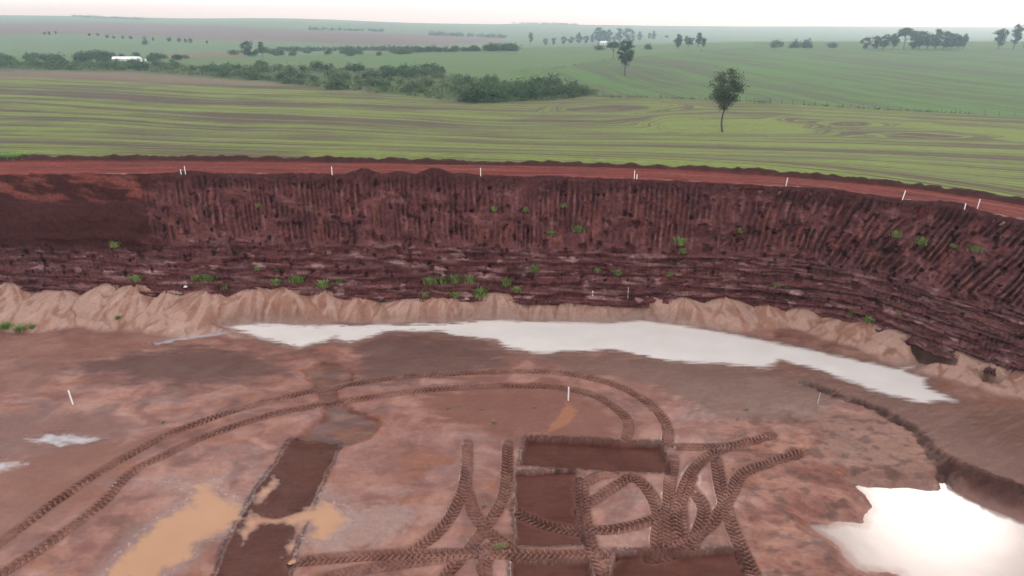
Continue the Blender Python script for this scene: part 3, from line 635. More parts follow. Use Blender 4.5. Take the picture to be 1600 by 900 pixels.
# tyre tracks: lug prints pressed into the mud, each its own piece of the floor
for ti, (pl, w) in enumerate(tracks):
    tg = np.gradient(pl, axis=0); tg /= np.linalg.norm(tg, axis=1)[:, None]+1e-9; nn = np.c_[-tg[:, 1], tg[:, 0]]
    us = np.array([-.44, -.38, -.35, -.30, -.24, -.18, -.12, -.06, 0, .06, .12, .18, .24, .30, .35, .38, .44])*(.80*(.92+.1*min(w, 1.1)))
    px_ = pl[:, None, 0]+nn[:, None, 0]*us; py_ = pl[:, None, 1]+nn[:, None, 1]*us
    s = (np.arange(len(pl))*.04)[:, None]
    zg = np.stack([floor_z(px_[:, k], py_[:, k]) for k in range(len(us))], 1)
    k = max(3, 9); base = zg.copy()
    ker = np.ones(k)/k
    base = np.stack([np.convolve(np.pad(base[:, i], k//2, mode='edge'), ker, 'valid') for i in range(base.shape[1])], 1)
    un = us/us[-1]*.44; mid = np.abs(un) < .36
    ph = (s/.25 + np.abs(us)*2.0 + .5*(us > 0)*.9 + .35*fbm(s*.8+ti*9, us[None]*2+s*0, 120, 3)) % 1.0
    lug = sstep(.0, .14, ph)*sstep(.62, .46, ph)
    fade = np.clip(.72+1.0*fbm(s*.35+ti*31, us[None]*.8, 121, 3), .12, 1.2)*w
    prof = np.where(mid, -.030 - .010*fade + .100*(lug-.42)*fade, np.where(np.abs(un) > .42, -.06, .006+.02*fbm(s*2.2+ti*5, un[None]*3+s*0, 132, 2)))
    prof = np.clip(prof, -.092, 1)
    zz = base + prof + .012*fbm(px_/.12, py_/.12, 122, 2)+.0015*ti
    ends = np.minimum(sstep(0, .5, s), sstep(0, .5, s[-1, 0]-s)); zz = zz - .06*(1-ends)
    fi_ = np.clip(((px_/py_-av2[0])/(av2[1]-av2[0])).round().astype(int), 0, nf_a-1); fj_ = np.clip(((np.log(py_)-lr[0])/(lr[1]-lr[0])).round().astype(int), 0, nf_r-1); tc_ = c[fj_, fi_]*np.array([.62, .51, .45])
    tc_ = mixc(tc_, (.26, .125, .092), sstep(-.1, .4, fbm(px_/1.6, py_/1.2, 123, 3))*.3)
    tc_ = mixc(tc_, (.085, .034, .027), sstep(.1, .4, fbm(px_/.9, py_/.9, 124, 3))*.5)
    me = np_mesh('tyre_track', np.stack([px_, py_, zz], -1).reshape(-1, 3), grid_faces(len(pl), len(us)), M['mud'],
                 dict(Col=tc_.reshape(-1, 3), wet=np.full(px_.size, .4)), smooth=False)
    link('tyre_track', me, floor)

# water sheets: level, cut from the floor's own plan so the mud itself draws the shore
FG = grid_faces(nf_r, nf_a); CF = np.clip(c*np.array([.70, .60, .53]), .01, .9).reshape(-1, 3); FXY = np.stack([X, Y], -1).reshape(-1, 2); HF = H.ravel()
def water(name, sdist, z, mat, reach=.5, full=.05):
    ok = ((sdist < reach) & (Y < back-.01)).ravel(); f = FG[ok[FG].all(1) & (HF[FG].min(1) < z+.02)]
    u, inv = np.unique(f, return_inverse=True)
    V = np.c_[FXY[u], np.full(len(u), z)]
    me = np_mesh(name, V, inv.reshape(-1, 4), M[mat], dict(depth=np.clip((z-HF[u])/full, 0, 1), Col=CF[u]))
    return tag(link(name, me), kind='structure')
water('pond', sdp, -.035, 'pond', .2, .05)
water('lower_pond', sdd, ZD, 'deep', .6, .06)
for iw, (sdist, m) in enumerate(zip(puds, ('orange', 'orange', 'orange', 'greyw', 'greyw', 'greyw'))):
    water('puddle', sdist, -.055-.006*(iw == 1)-.004*(iw == 2), m, .35, .065)

# ------------------------------------------------------------------ placing by line of sight
bpy.context.view_layer.update(); DG = bpy.context.evaluated_depsgraph_get()
def hit(px, py):
    v = 450-py; d = Vector((px-800, FPX*CT+v*ST, -FPX*ST+v*CT)).normalized()
    ok, loc, nr_, *_ = scene.ray_cast(DG, Vector((0, 0, CZ)), d)
    return loc if ok else Vector(cast(px, py))
def ppm(loc): return FPX/(loc.y*CT+(CZ-loc.z)*ST)       # photo pixels per metre there

# ------------------------------------------------------------------ stakes
def stake_mesh(h, w, mat, tip):
    V = []; 
    for z, k in ((-.15, .55), (0, .9), (.02, 1), (h-.05, 1), (h-.012, .85), (h, tip)):
        V += [(-w*k, -w*.7*k, z), (w*k, -w*.7*k, z), (w*k, w*.7*k, z), (-w*k, w*.7*k, z)]
    F = [(3, 2, 1, 0)]
    for r in range(5):
        for i in range(4): F.append((r*4+i, r*4+(i+1) % 4, r*4+4+(i+1) % 4, r*4+4+i))
    F.append((20, 21, 22, 23))
    me = bpy.data.meshes.new('stake'); me.from_pydata(V, [], F); me.materials.append(M[mat]); me.update(); return me
ms1 = stake_mesh(.92, .036, 'stake', .7); ms2 = stake_mesh(.8, .022, 'stakedark', .5); ms3 = stake_mesh(.40, .026, 'stake', .6); ms4 = stake_mesh(.66, .025, 'stake', .7)
for (px, py, me, tx, lab) in [
    (114, 632, ms1, -.10, 'white wooden stake standing alone on the left pit floor'), (888, 626, ms1, 0, 'white wooden stake inside the curved tyre tracks'),
    (1277, 632, ms2, .06, 'thin grey stake near the right end of the long pond'), (926, 462, ms3, 0, 'short white stake at the foot of the slope above the pond'),
    (981, 464, ms2, 0, 'thin grey stake at the slope foot beside a short white stake'),
    (283, 272, ms3, 0, 'short white stake at the road edge, shorter of the left pair'), (290, 272, ms4, 0, 'tall white stake at the road edge, taller of the left pair'),
    (519, 273, ms4, 0, 'white stake on the road edge left of the dark soil mounds'), (751, 275, ms4, 0, 'white stake on the road edge just right of the dark soil mounds'),
    (991, 279, ms4, 0, 'white stake on the road edge, taller of the middle pair'), (995, 280, ms3, 0, 'white stub stake on the road edge, shorter of the middle pair'),
    (1228, 291, ms4, .05, 'white stake on the road edge where the road starts to bend'), (1410, 312, ms4, .12, 'leaning white stake on the road edge at the right bend'),
    (1507, 327, ms3, 0, 'short white stake at the far right road edge'), (1527, 326, ms4, .08, 'tall white stake nearest the right end of the road')]:
    loc = hit(px, py); o = link('survey_stake', me, None, loc); o.rotation_euler = (random.uniform(-.04, .04), tx, random.uniform(-.5, .5))
    tag(o, lab, 'stake', 'survey stakes')

# ------------------------------------------------------------------ plants
def quads(cen, size, rng, flat=.0):
    n = len(cen); a = rng.normal(size=(n, 3)); a[:, 2] *= (1-flat); a /= np.linalg.norm(a, axis=1)[:, None]
    b = rng.normal(size=(n, 3)); b -= (b*a).sum(1)[:, None]*a; b /= np.linalg.norm(b, axis=1)[:, None]
    s = (size*rng.uniform(.6, 1.3, n))[:, None]
    V = np.stack([cen-a*s, cen+b*s*.55, cen+a*s, cen-b*s*.55], 1).reshape(-1, 3)
    return V, np.arange(4*n).reshape(n, 4)
def tube(p0, p1, r0, r1, k=6, bend=0, rng=None, seg=4):
    p0 = np.array(p0, float); p1 = np.array(p1, float); t = np.linspace(0, 1, seg+1)[:, None]
    c = p0+(p1-p0)*t
    if bend: c = c + np.sin(t*math.pi)*rng.normal(size=3)*bend*np.linalg.norm(p1-p0)
    ax = p1-p0; ax /= np.linalg.norm(ax)+1e-9; u = np.cross(ax, (0.3, .9, .1)); u /= np.linalg.norm(u); v = np.cross(ax, u)
    an = np.linspace(0, 2*math.pi, k, endpoint=False); r = r0+(r1-r0)*t
    V = (c[:, None]+(r[:, :, None]*(np.cos(an)[None, :, None]*u+np.sin(an)[None, :, None]*v))).reshape(-1, 3)
    F = [(i*k+j, i*k+(j+1) % k, (i+1)*k+(j+1) % k, (i+1)*k+j) for i in range(seg) for j in range(k)]
    return V, np.array(F)
def join(parts):
    V = []; F = []; o = 0
    for v, f in parts: V.append(v); F.append(f+o); o += len(v)
    return np.vstack(V), np.vstack(F)
def tree_meshes(name, seed, h, trunk, rx, leaf_n, leaf_s, clumps, shape='round', tr=.022, leafmat='leaf', clump_r=.16):
    """unit-height-scaled tree: trunk+limbs mesh and crown mesh"""
    rng = np.random.default_rng(seed); parts = []
    top = h*(trunk+(1-trunk)*.55); lean = rng.normal(size=2)*h*.02
    parts.append(tube((0, 0, -.3), (lean[0]*.6, lean[1]*.6, h*trunk), h*tr*1.25, h*tr*.8, 8, .03, rng, 6))
    parts.append(tube((lean[0]*.6, lean[1]*.6, h*trunk), (lean[0], lean[1], top), h*tr*.8, h*tr*.25, 6, .04, rng, 4))
    cz = h*(trunk+(1-trunk)*.5); rz = h*(1-trunk)*.5; C = []
    tries = 0
    while len(C) < clumps and tries < 4000:
        tries += 1
        p = rng.uniform(-1, 1, 3); r = np.linalg.norm(p)
        if r > 1 or r < .25: continue
        w = 1.0
        if shape == 'round': w = 1.0 if p[2] > -.2 else .8
        if shape == 'umbrella': w = .55+.45*p[2] if p[2] > 0 else .25
        if shape == 'slim': w = .9
        if shape == 'cone': w = .75-.45*p[2]
        if shape == 'umbrella' and p[2] < -.1: continue
        if shape == 'umbrella': w = 1.0
        C.append((lean[0]+p[0]*rx*w, lean[1]+p[1]*rx*w, cz+p[2]*rz))
    C = np.array(C)
    for cpt in C[:min(len(C), 34)]:
        zb = min(max(h*trunk*.92, cpt[2]-abs(rng.normal())*rz*.55-rz*.25), top)
        f = (zb-h*trunk)/(top-h*trunk+1e-6); f = min(max(f, 0), 1)
        parts.append(tube((lean[0]*(.6+.4*f), lean[1]*(.6+.4*f), zb), cpt, h*tr*(.42-.2*f), h*tr*.10, 5, .08, rng, 4))
    V, F = join(parts); me1 = np_mesh(name+'_trunk', V, F, M['bark'])
    k = rng.integers(0, len(C), leaf_n); cr = h*clump_r*rng.uniform(.55, 1.1, len(C))
    off = rng.normal(size=(leaf_n, 3))*np.array([.55, .55, .38])*cr[k][:, None]
    V, F = quads(C[k]+off, h*leaf_s, rng); me2 = np_mesh(name+'_crown', V, F, M[leafmat], smooth=False)
    return me1, me2
def place_tree(name, ms, loc, scale, label, cat='tree', group=None, sxy=1.0):
    e = link(name, None, None, loc); e.rotation_euler.z = random.uniform(0, 6.28); e.scale = (scale*sxy, scale*sxy, scale); e.empty_display_size = .5
    link('trunk', ms[0], e); link('crown', ms[1], e); return tag(e, label, cat, group)
# the two lone trees
def base(px, py): return Vector(cast(px, py))
b1 = base(1129, 205); hgt = 92/ppm(b1)
t1 = tree_meshes('lone_tree', 21, hgt, .36, hgt*.27, 7000, .0135, 90, 'round', .016, clump_r=.085)
o = place_tree('broadleaf_tree', t1, b1, 1, 'lone tree with bare lower trunk and open crown, nearest to the pit'); o.rotation_euler.z = .4
b2 = base(976, 118); hgt = 52/ppm(b2)
t2 = tree_meshes('lone_tree_far', 33, hgt, .30, hgt*.24, 4600, .018, 64, 'round', .018, clump_r=.09)
place_tree('broadleaf_tree', t2, b2, 1, 'tall dark lone tree in the striped field beyond the fence')
proto = {
 'round': [tree_meshes('round_tree%d' % i, 50+i, 10, .14, 4.2, 1100, .055, 26, 'round', .02, clump_r=.16) for i in range(3)],
 'tall': [tree_meshes('tall_tree%d' % i, 60+i, 10, .14, 2.6, 1000, .05, 24, 'round', .018, clump_r=.14) for i in range(3)],
 'slim': [tree_meshes('slim_tree%d' % i, 70+i, 10, .2, 1.5, 800, .045, 20, 'slim', .016, clump_r=.12) for i in range(2)],
 'umbrella': [tree_meshes('umbrella_tree', 80, 10, .42, 4.6, 1400, .042, 34, 'umbrella', .02, clump_r=.13)],
}
def shrub_mesh(seed, n, r, h, ls, mat):
    rng = np.random.default_rng(seed); k = 15; C = rng.uniform(-1, 1, (k, 3))*np.array([r*.75, r*.75, h*.30])+np.array([0, 0, h*.48])
    C[:, 2] *= 1-.35*(np.hypot(C[:, 0], C[:, 1])/r)**2
    j = rng.integers(0, k, n); off = rng.normal(size=(n, 3))*np.array([r*.24, r*.24, h*.17]); V, F = quads(C[j]+off, ls, rng)
    V[:, 2] = np.maximum(V[:, 2], .0)
    parts = [(V, F)]; fm = [0]*len(F)
    for i in range(5):
        v, f = tube((rng.normal()*.1*r, rng.normal()*.1*r, -.2), C[i], .05*h*.4, .02*h*.4, 5, .05, rng, 3); parts.append((v, f)); fm += [1]*len(f)
    V, F = join(parts); return np_mesh('shrub', V, F, [M[mat], M['bark']], smooth=False, fmat=fm)
SH = [shrub_mesh(90+i, 620, .55, 1.0, .075, 'shrub') for i in range(4)] + [shrub_mesh(98+i, 520, .60, 1.0, .08, 'scrub') for i in range(3)]
def shrub(px, py, hpx, label, group, dark=None, wide=1.15, name='shrub'):
    loc = base(px, py); s = hpx/ppm(loc); k = random.randrange(4) if dark is None or dark else 4+random.randrange(3)
    if dark is None and random.random() < .42: k = 4+random.randrange(3)
    o = link(name, SH[k], None, loc); w = s*wide*random.uniform(.9, 1.35); o.scale = (w, w, s); o.rotation_euler.z = random.uniform(0, 6.28)
    if callable(label): label = label(px, py, hpx, k < 4)
    return tag(o, label, 'shrub', group)
def seg_label(px, py, hpx, dark):
    size = 'small' if hpx < 9 else 'large' if hpx > 12.5 else 'medium'
    for x, w in ((60, 'at the far left end of the scrub strip'), (150, 'in the scrub strip just left of the white shed'), (250, 'in the scrub strip below the white shed'), (350, 'in the scrub strip left of the two tall trees'),
                 (430, 'in the scrub strip below the two tall trees'), (510, 'in the scrub strip right of the two tall trees'), (600, 'in the scrub strip left of its upper grove'), (700, 'in the scrub strip below its upper grove'), (2000, 'in the scrub strip beside the dense thicket')):
        if px < x: break
    return '%s %s shrub %s' % (size, 'dark green' if dark else 'pale grey-green', w)
def near_label(where, mid, x0, x1):
    def f(px, py, hpx, dark):
        t = (px-x0)/(x1-x0); part = 'left end' if t < .2 else 'left half' if t < .45 else 'middle' if t < .6 else 'right half' if t < .82 else 'right end'
        return '%s shrub in the %s of the %s' % ('taller' if hpx > mid else 'lower', part, where)
    return f
# scattered distant trees
DT = [(1412, 77, 31, 'umbrella', 'round-crowned tree on a bare trunk in front of the right grove', None),
 (958, 91, 24, 'umbrella', 'low spreading tree just left of the tall dark lone tree', None),
 (1559, 77, 30, 'tall', 'bushy tree left of the slim tree at the right edge', None), (1583, 77, 36, 'slim', 'slim tall tree near the right edge of the skyline', None), (1600, 77, 9, 'round', 'small bush-like tree cut by the right edge', None),
 (1060, 76, 20, 'tall', 'dense tree at the left of the skyline trio right of centre', None), (1076, 73, 17, 'round', 'rounded tree in the middle of the skyline trio right of centre', None),
 (1091, 74, 23, 'slim', 'slim tree at the right of the skyline trio right of centre', None), (1098, 75, 15, 'tall', 'small tree touching the right side of the slim skyline tree', None),
 (1041, 63, 7, 'umbrella', 'tiny flat-topped tree on the skyline right of centre', None),
 (829, 70, 18, 'slim', 'thin lone tree at the left end of the farmstead tree row', None),
 (410, 88, 23, 'slim', 'slim tall tree right of the broad tree on the left plain', None), (388, 88, 22, 'round', 'broad tall tree beside a slim one on the left plain', None)]
for px, py, hp, kd in [(1352, 77, 17, 'round'), (1366, 77, 19, 'round'), (1380, 77, 24, 'round'), (1396, 77, 23, 'tall'), (1425, 77, 24, 'round'), (1436, 77, 26, 'tall'), (1449, 77, 28, 'round'), (1462, 77, 28, 'tall'), (1474, 77, 26, 'round'), (1486, 77, 25, 'round'), (1497, 77, 23, 'round'), (1505, 77, 22, 'slim')]:
    DT.append((px, py, hp, kd, 'bluish green tree in the dense grove on the right skyline', 'trees of the right skyline grove'))
for px, py, hp, kd in [(853, 71, 10, 'round'), (866, 70, 10, 'round'), (880, 69, 11, 'round'), (892, 69, 12, 'round'), (904, 69, 16, 'tall'), (916, 68, 11, 'round'), (925, 68, 13, 'tall'), (934, 68, 23, 'tall'), (941, 67, 18, 'round'), (951, 67, 19, 'tall'), (960, 66, 9, 'round'), (968, 66, 20, 'tall'), (981, 65, 19, 'round'), (990, 65, 9, 'round'), (999, 64, 13, 'tall'), (1014, 63, 12, 'slim'), (1021, 63, 13, 'tall')]:
    DT.append((px, py, hp, kd, 'hazy blue tree in the farmstead row on the middle skyline', 'trees of the farmstead row'))
for px, py, hp, kd in [(70, 55, 6, 'round'), (78, 55, 5, 'round'), (87, 54, 5, 'round'), (140, 57, 5, 'round'), (153, 57, 5, 'round'), (168, 60, 6, 'round'), (178, 61, 5, 'round'), (192, 61, 5, 'round'), (205, 62, 6, 'round'), (226, 64, 6, 'round'), (240, 64, 5, 'round'), (265, 66, 8, 'round'), (281, 67, 7, 'round'), (290, 67, 6, 'round'), (298, 68, 7, 'round'), (324, 69, 5, 'round')]:
    DT.append((px, py, hp, kd, 'tiny hazy tree in the line between green and brown far fields', 'trees of the far left field line'))
for px, py, hp, kd, lab, grp in DT:
    loc = base(px, py); ms = random.choice(proto[kd]); place_tree('broadleaf_tree', ms, loc, hp/ppm(loc)/10, lab, 'tree', grp)
for px, py, hp, lab in [(1213, 75, 12, 'dark bush at the left end of the skyline bush row'), (1243, 75, 13, 'dark bush in the middle of the skyline bush row'), (1261, 75, 14, 'dark bush beside the middle of the skyline row, at its right'), (1300, 75, 9, 'small bush standing apart at the right end of the skyline row'),
    (936, 78, 9, 'small dark bush in the green field below the farmstead trees'), (1013, 77, 9, 'small round bush alone in the green field right of the lone tree'), (228, 70, 7, 'small hazy bush on the far left green field')]:
    shrub(px, py, hp, lab, None, True, 1.3)
for i in range(9): shrub(762+i*5.2, 79.5, random.uniform(9, 13), 'dark shrub in the clump at the far edge of the valley field', 'shrub clump at the valley edge', True, 1.2)
for i in range(14): shrub(642+i*8+random.uniform(-3, 3), 81.5-i*.15, random.uniform(6, 10), 'hazy shrub in the low row left of the valley clump', 'shrub row at the valley edge', True, 1.5)
# scrub strip across the fields
g1 = 'shrubs of the scrub strip'; l1 = 'green shrub growing in the wide scrub strip between the fields'
lo = [(0, 108), (200, 110), (400, 124), (520, 138), (640, 149), (740, 160), (850, 157), (920, 148)]; hi = [(0, 98), (200, 100), (330, 106), (430, 106), (500, 108), (600, 110), (690, 118), (780, 130), (840, 136), (920, 146)]
lo = np.array(lo); hi = np.array(hi)
for i in range(165):
    px = random.uniform(-40, 905); f = random.random()
    py = np.interp(px, hi[:, 0], hi[:, 1])*(1-f)+np.interp(px, lo[:, 0], lo[:, 1])*f
    shrub(px, py, random.uniform(7, 15)*(.75 if px < 330 else 1), seg_label, g1)
for i in range(46):
    px = random.uniform(735, 915); py = np.interp(px, lo[:, 0], lo[:, 1])-random.uniform(0, 12)
    shrub(px, py, random.uniform(15, 27)*(1-.4*sstep(880, 915, px)), near_label('dark thicket ending the scrub strip', 19, 735, 915), 'thicket at the end of the scrub strip', True, .95)
for i in range(22):
    px = random.uniform(600, 692); shrub(px, 121-random.uniform(0, 9), random.uniform(9, 15), near_label('upper grove of the scrub strip', 12, 600, 692), 'grove on the upper edge of the scrub strip', True, 1.2)
for px, py, hp, lab in [(560, 113, 14, 'rounded dark shrub at the upper left of the scrub strip grove'), (527, 139, 19, 'dark rounded shrub at the lower edge of the scrub strip'), (396, 124, 15, 'dark round shrub at the near edge of the strip, left half'), (222, 110, 13, 'dark round shrub by the brown strip at far left'), (372, 110, 11, 'small tree-like shrub on the upper side of the strip, left half'), (452, 130, 14, 'broad grey-green shrub near the strip\'s lower edge'), (650, 143, 16, 'dark shrub just left of the dense thicket')]:
    shrub(px, py, hp, lab, None, True, 1.25)
for i in range(60):
    px = random.uniform(-40, 300); shrub(px, 97-random.uniform(0, 9), random.uniform(5, 10)*(1.4 if 90 < px < 170 else 1), near_label('bluish belt around the white shed', 10, -40, 300), 'shrub belt by the white shed', True, 1.3)
for i in range(34):
    shrub(random.uniform(355, 640), 88-random.uniform(0, 8), random.uniform(5, 9), near_label('far hazy blue belt left of centre', 7, 355, 640), 'far hazy shrub belt', True, 1.5)

# undergrowth, fence weeds and far woods: masses nobody could count
def clump_mass(name, label, cat, spots, mat, n, flat=.0):
    rng = np.random.default_rng(len(spots)); cen = []; size = []
    for (x, y, z, r, h) in spots:
        p = rng.normal(size=(n, 3))*np.array([r*.5, r*.5, h*.25])+np.array([x, y, z+h*.45]); cen.append(p); size += [min(r, h)*.35]*n
    V, F = quads(np.vstack(cen), np.array(size), rng); me = np_mesh(name, V, F, M[mat], smooth=False)
    return tag(link(name, me), label, cat, None, 'stuff')
sp = []
for i in range(2600):
    px = random.uniform(-60, 930); f = random.uniform(-.02, 1.04)
    x, y, z = cast(px, np.interp(px, hi[:, 0], hi[:, 1]-2)*(1-f)+np.interp(px, lo[:, 0], lo[:, 1])*f); sp.append((x, y, z, random.uniform(.8, 2.2), random.uniform(.5, 1.5)))
clump_mass('undergrowth', 'pale green low undergrowth filling the scrub strip', 'undergrowth', sp, 'scrub', 12)
fpts = smooth_line(np.array([cast(*q) for q in fence_px[2:]]), 1.0)
sp = [(p[0]+random.uniform(-.4, .4), p[1]+random.uniform(-.4, .4), p[2], random.uniform(.3, .7), random.uniform(.3, .75)) for p in fpts for _ in range(2) if random.random() < .62 and fbm(np.array(p[0]/14), np.array(p[1]/14), 3, 2) > -.2]
clump_mass('fence_weeds', 'dark weeds growing along the foot of the wire fence', 'weeds', sp, 'shrub', 10)
hp_ = smooth_line(np.array([cast(*q) for q in hedge_px]), 2.0)
clump_mass('hedge_weeds', 'thin line of dark weeds dividing the two far green fields', 'weeds', [(p[0], p[1], p[2], random.uniform(.6, 1.6), random.uniform(.3, .9)) for p in hp_ if random.random() < .75], 'shrub', 8)
def wood(label, x0, x1, yb, y0b, hpx, n):
    sp = []
    for i in range(n):
        px = random.uniform(x0, x1); py = np.interp(px, [x0, x1], [yb, y0b])+random.uniform(-.8, .3); loc = base(px, py); h = hpx*random.uniform(.6, 1.1)/ppm(loc); sp.append((loc.x, loc.y, loc.z, h*.6, h))
    clump_mass('woodland', label, 'woodland', sp, 'leaf', 16)
wood('long hazy wood on the crest of the far left hill', 112, 222, 27, 31, 4, 120)
wood('thin hazy wood crowning the middle of the horizon', 800, 902, 37.5, 40, 4, 110)
wood('pale block of far woodland left of the middle horizon', 670, 792, 55, 60, 6, 140)
wood('blue wood filling the valley left of centre', 430, 650, 80, 79, 7, 220)
wood('hazy wood on the far slope at upper left centre', 480, 600, 47, 50, 5, 90)

# fence
fence = link('wire_fence', None, None, tuple(fpts[0])); tag(fence, 'post and wire fence between the near field and the far striped field', 'fence')
fp0 = np.array(fpts[0]); seg = fpts[::3][:110]
pv, pf = tube((0, 0, -.3), (0, 0, 1.2), .055, .045, 6, 0, None, 2); pme = np_mesh('post', pv, pf, M['post'])
for p in seg:
    o = link('post', pme, fence, tuple(p-fp0)); o.rotation_euler = (random.uniform(-.07, .07), random.uniform(-.07, .07), random.uniform(0, 6)); o.scale = (1, 1, random.uniform(.85, 1.12))
for hz in (.45, .8, 1.15):
    parts = [tube(seg[i]-fp0+(0, 0, hz), seg[i+1]-fp0+(0, 0, hz), .012, .012, 3, 0, None, 1) for i in range(len(seg)-1)]
    V, F = join(parts); link('wire', np_mesh('wire', V, F, M['wire']), fence)
# wooden gate in the fence
gx, gy, gz = cast(1190, 161); gate = link('field_gate', None, None, (gx, gy, gz)); tag(gate, 'dark wooden gate panel set in the wire fence', 'gate')
gate.rotation_euler.z = -.25
for xx in (-2.2, -.75, .75, 2.2): link('gate_post', pme, gate, (xx, 0, 0)).scale = (1.3, 1.3, 1.1)
for zz in (.35, .75, 1.15):
    v, f = tube((-2.3, .09, zz), (2.3, .09, zz), .06, .06, 4, 0, None, 1); link('rail', np_mesh('rail', v, f, M['post']), gate)

# buildings
def box(x0, x1, y0, y1, z0, z1):
    V = np.array([(x0, y0, z0), (x1, y0, z0), (x1, y1, z0), (x0, y1, z0), (x0, y0, z1), (x1, y0, z1), (x1, y1, z1), (x0, y1, z1)], float)
    return V, np.array([(3, 2, 1, 0), (4, 5, 6, 7), (0, 1, 5, 4), (1, 2, 6, 5), (2, 3, 7, 6), (3, 0, 4, 7)])
def house(loc, L_, D_, hw, hr, wall, roof, label, cat, nwin, name):
    e = link(name, None, None, loc); tag(e, label, cat)
    v, f = box(-L_/2, L_/2, 0, D_, -.5, hw); link('wall', np_mesh('wall', v, f, M[wall], smooth=False), e)
    o = .3; V = np.array([(-L_/2-o, -o, hw+.003), (L_/2+o, -o, hw+.003), (L_/2+o, D_+o, hw+.003), (-L_/2-o, D_+o, hw+.003), (-L_/2-o, D_/2, hw+hr), (L_/2+o, D_/2, hw+hr)])
    me = bpy.data.meshes.new('roof'); me.from_pydata([tuple(q) for q in V], [], [(0, 1, 5, 4), (2, 3, 4, 5), (0, 4, 3), (1, 2, 5), (3, 2, 1, 0)]); me.materials.append(M[roof]); link('roof', me, e)
    for i in range(nwin):
        x = -L_/2+L_*(i+.5)/nwin
        if i == nwin//2: v, f = box(x-.5, x+.5, -.04, .05, 0, 2.0); link('door', np_mesh('door', v, f, M['glass'], smooth=False), e)
        else: v, f = box(x-.6, x+.6, -.04, .05, .9, 1.9); link('window', np_mesh('window', v, f, M['glass'], smooth=False), e)
    return e
l = base(194, 96.5); s = 1/ppm(l); house(l, 40*s, 6, 2.6*.55, 3.2*s, 'white', 'white', 'long low white shed among shrubs at far left', 'shed', 0, 'shed')
l = base(228, 96); s = 1/ppm(l); v, f = tube((0, 0, -.3), (0, 0, 3.2*s), 1.6*s, 1.5*s, 12, 0, None, 2); v2, f2 = tube((0, 0, 3.2*s), (0, 0, 4*s), 1.5*s, .1*s, 12, 0, None, 2)
V, F = join([(v, f), (v2, f2)]); tag(link('water_tank', np_mesh('water_tank', V, F, M['white']), None, l), 'small white tank right of the long white shed', 'tank')
l = base(697, 80.5); house(l, 5.5, 5, 2.0, 1.0, 'plaster', 'tile', 'small house with red roof between shrub rows', 'house', 3, 'house')
l = base(943, 69.5); house(l, 8, 5, 2.8, 1.5, 'white', 'white', 'small white house under the farmstead trees', 'house', 3, 'house')

# weeds on the slope and floor
def tuft_mesh(seed, n, h, spread, mat='weed', wide=.018):
    rng = np.random.default_rng(seed); V = []; F = []
    for i in range(n):
        a = rng.uniform(0, 6.283); r = abs(rng.normal())*spread*.35; bx, by = r*math.cos(a), r*math.sin(a); hh = h*rng.uniform(.45, 1.1); ln = rng.uniform(.15, .75)*hh
        a2 = a+rng.normal()*.7; dx, dy = math.cos(a2), math.sin(a2); w = wide*rng.uniform(.7, 1.5); k = len(V)
        for t, ww in ((0, 1), (.5, 1.1), (1, .15)):
            x = bx+dx*ln*t*t; y = by+dy*ln*t*t; z = hh*(t-.22*t*t*ln/hh); V += [(x-dy*w*ww, y+dx*w*ww, z), (x+dy*w*ww, y-dx*w*ww, z)]
        F += [(k, k+1, k+3, k+2), (k+2, k+3, k+5, k+4)]
    return np_mesh('weed', np.array(V), np.array(F), M[mat], smooth=False)
TF = [tuft_mesh(200+i, 150, .55, .55, wide=.022) for i in range(4)]; TD = [tuft_mesh(230+i, 60, .5, .7, 'dryweed') for i in range(3)]; TG = [tuft_mesh(210+i, 220, .7, .9, 'grass') for i in range(2)]
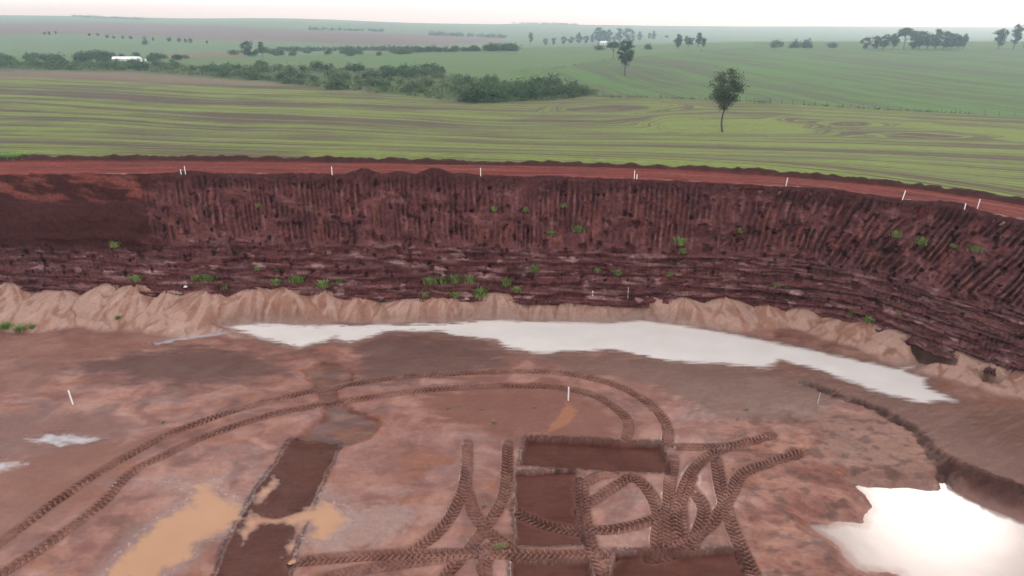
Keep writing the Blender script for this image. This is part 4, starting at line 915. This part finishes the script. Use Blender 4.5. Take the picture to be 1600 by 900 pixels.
WD = [(820, 329, 11, 'bright weed on the upper slope between two smaller weeds'), (882, 322, 9, 'bright weed on the upper slope, rightmost of three in a row'), (772, 328, 9, 'weed on the upper slope, leftmost of three in a row'),
 (905, 361, 13, 'loose weed patch at mid slope right of centre'), (862, 367, 9, 'small weed at mid slope just left of a loose patch'), (837, 422, 13, 'upright bright weed on the lower slope at centre'), (1063, 381, 15, 'large bright weed at mid slope right of centre'), (1066, 394, 9, 'small weed just below the large mid-slope weed'),
 (1400, 369, 13, 'weed on the right slope, leftmost of a row of three'), (1440, 380, 14, 'bushy weed on the right slope, middle of a row of three'), (1525, 391, 14, 'bushy weed on the right slope, rightmost of a row of three'), (1490, 385, 7, 'tiny weed between the two bushy weeds on the right slope'),
 (183, 384, 13, 'green weed on the left slope under the dark spoil'), (327, 437, 17, 'bushy weed above the sand fans at left'), (352, 450, 12, 'bright low weed at the slope foot, left'), (306, 436, 9, 'faint weed beside the bushy weed at left'), (433, 444, 12, 'weed at the slope foot beside a broad one'), (465, 440, 16, 'broad weed clump on the lower slope left of centre'),
 (505, 447, 14, 'weed at the slope foot right of the broad clump'), (531, 440, 13, 'bright weed low on the slope left of centre'), (673, 443, 14, 'left end of the long weed row at the slope foot'), (693, 441, 16, 'thick weed in the long row at the slope foot'), (712, 440, 16, 'tall weed in the long row at the slope foot'), (735, 440, 15, 'dry weed at the right end of the long row'),
 (752, 461, 17, 'yellowish grass tuft on the sand fan under the weed row'), (711, 463, 11, 'yellowish tuft left of the larger tuft on the sand'), (664, 462, 8, 'small tuft on the sand fans, leftmost of three'), (791, 444, 15, 'weed on the lower slope right of the long row'), (808, 455, 10, 'faint tuft at the slope foot right of the yellowish tuft'), (965, 428, 10, 'round weed on the lower slope right of centre'), (933, 424, 7, 'small weed left of the round lower-slope weed'), (1046, 430, 8, 'faint weed on the lower slope right of centre'),
 (295, 320, 7, 'faint weed high on the left slope'), (405, 323, 7, 'small weed high on the slope left of centre'), (484, 325, 6, 'tiny faint weed high on the slope'), (1157, 362, 8, 'small weed right of the large mid-slope weed'), (1130, 372, 6, 'tiny weed at mid slope right of the large weed'), (1214, 447, 9, 'bright weed low on the right slope, left of two'), (1231, 450, 8, 'bright weed low on the right slope, right of two'), (1330, 491, 10, 'weed at the edge of the right sand fans'), (1358, 503, 12, 'bright weed above the right sand fans'),
 (403, 421, 8, 'small weed on the left lower slope above the row'), (432, 421, 7, 'tiny weed right of the small left lower-slope weed'), (213, 437, 13, 'tall thin weed at the left slope foot'), (1405, 492, 6, 'tiny weed low on the right slope'),
 (10, 512, 14, 'weed clump at the left edge of the pit floor'), (32, 516, 14, 'broad weed at the left pit floor edge'), (50, 512, 9, 'small weed right of the left edge clump'), (185, 497, 7, 'small weed among the left sand fans'),
 (255, 660, 7, 'small weed beside the outer left tyre track'), (334, 680, 7, 'small weed on the inner left tyre track'), (700, 638, 7, 'small weed left of the white stake, upper one'), (753, 640, 6, 'tiny weed left of the white stake, nearest it'), (720, 634, 5, 'tiny pale weed inside the curved tracks'), (773, 660, 8, 'small weed inside the curved tracks, lowest one'), (835, 637, 5, 'tiny weed just left of the white stake'), (1166, 640, 7, 'small weed on the right pit floor'), (1152, 655, 6, 'tiny weed below the small right floor weed'), (782, 856, 15, 'pale spiky weed among the crossing tyre tracks'), (757, 790, 8, 'small weed between the two straight tyre tracks'), (1145, 733, 8, 'weed near the forked tyre tracks')]
for px, py, hp, lab in WD:
    loc = hit(px, py); o = link('weed', random.choice(TF if py < 600 else TD), None, loc-Vector((0, 0, .04))); s = hp/ppm(loc)/.55*(.82 if py < 600 else .7); o.scale = (s*1.15, s*1.15, s); o.rotation_euler.z = random.uniform(0, 6.28); tag(o, lab, 'weed', 'weeds on the pit slope and floor')
for i in range(16):
    loc = base(-30+i*7+random.uniform(-2, 2), 249 - random.uniform(.3, 1.5)); o = link('grass_tuft', random.choice(TG), None, loc-Vector((0, 0, .05))); s = random.uniform(.7, 1.1)*(1 if i < 11 else .6); o.scale = (s*1.3, s*1.3, s*.8); tag(o, 'bright green grass tuft by the road at the left edge', 'grass', 'grass by the road at left')
loc = hit(290, 449); me = bpy.data.meshes.new('litter')
me.from_pydata([(-.16, -.05, 0), (.10, -.08, .02), (.17, .06, .05), (-.08, .09, .12), (0, 0, .17), (.03, -.02, .02)], [], [(0, 1, 4), (1, 2, 4), (2, 3, 4), (3, 0, 4), (0, 5, 1), (2, 5, 3)]); me.materials.append(M['litter'])
tag(link('plastic_litter', me, None, loc), 'crumpled white plastic scrap at the left slope foot', 'litter')

# ------------------------------------------------------------------ haze
me = bpy.data.meshes.new('haze'); v, f = box(-11000, 11000, -400, 5900, -60, 110); me.from_pydata([tuple(q) for q in v], [], [tuple(int(k) for k in q) for q in f])
m = bpy.data.materials.new('haze_air'); m.use_nodes = True; nt = m.node_tree; nt.nodes.clear()
pv = nt.nodes.new('ShaderNodeVolumePrincipled'); pv.inputs['Color'].default_value = (.62, .86, 1, 1); pv.inputs['Absorption Color'].default_value = (1, 1, 1, 1); pv.inputs['Density'].default_value = .00043; pv.inputs['Anisotropy'].default_value = .72
mo = nt.nodes.new('ShaderNodeOutputMaterial'); nt.links.new(pv.outputs[0], mo.inputs['Volume']); me.materials.append(m)
tag(link('haze', me), kind='stuff')
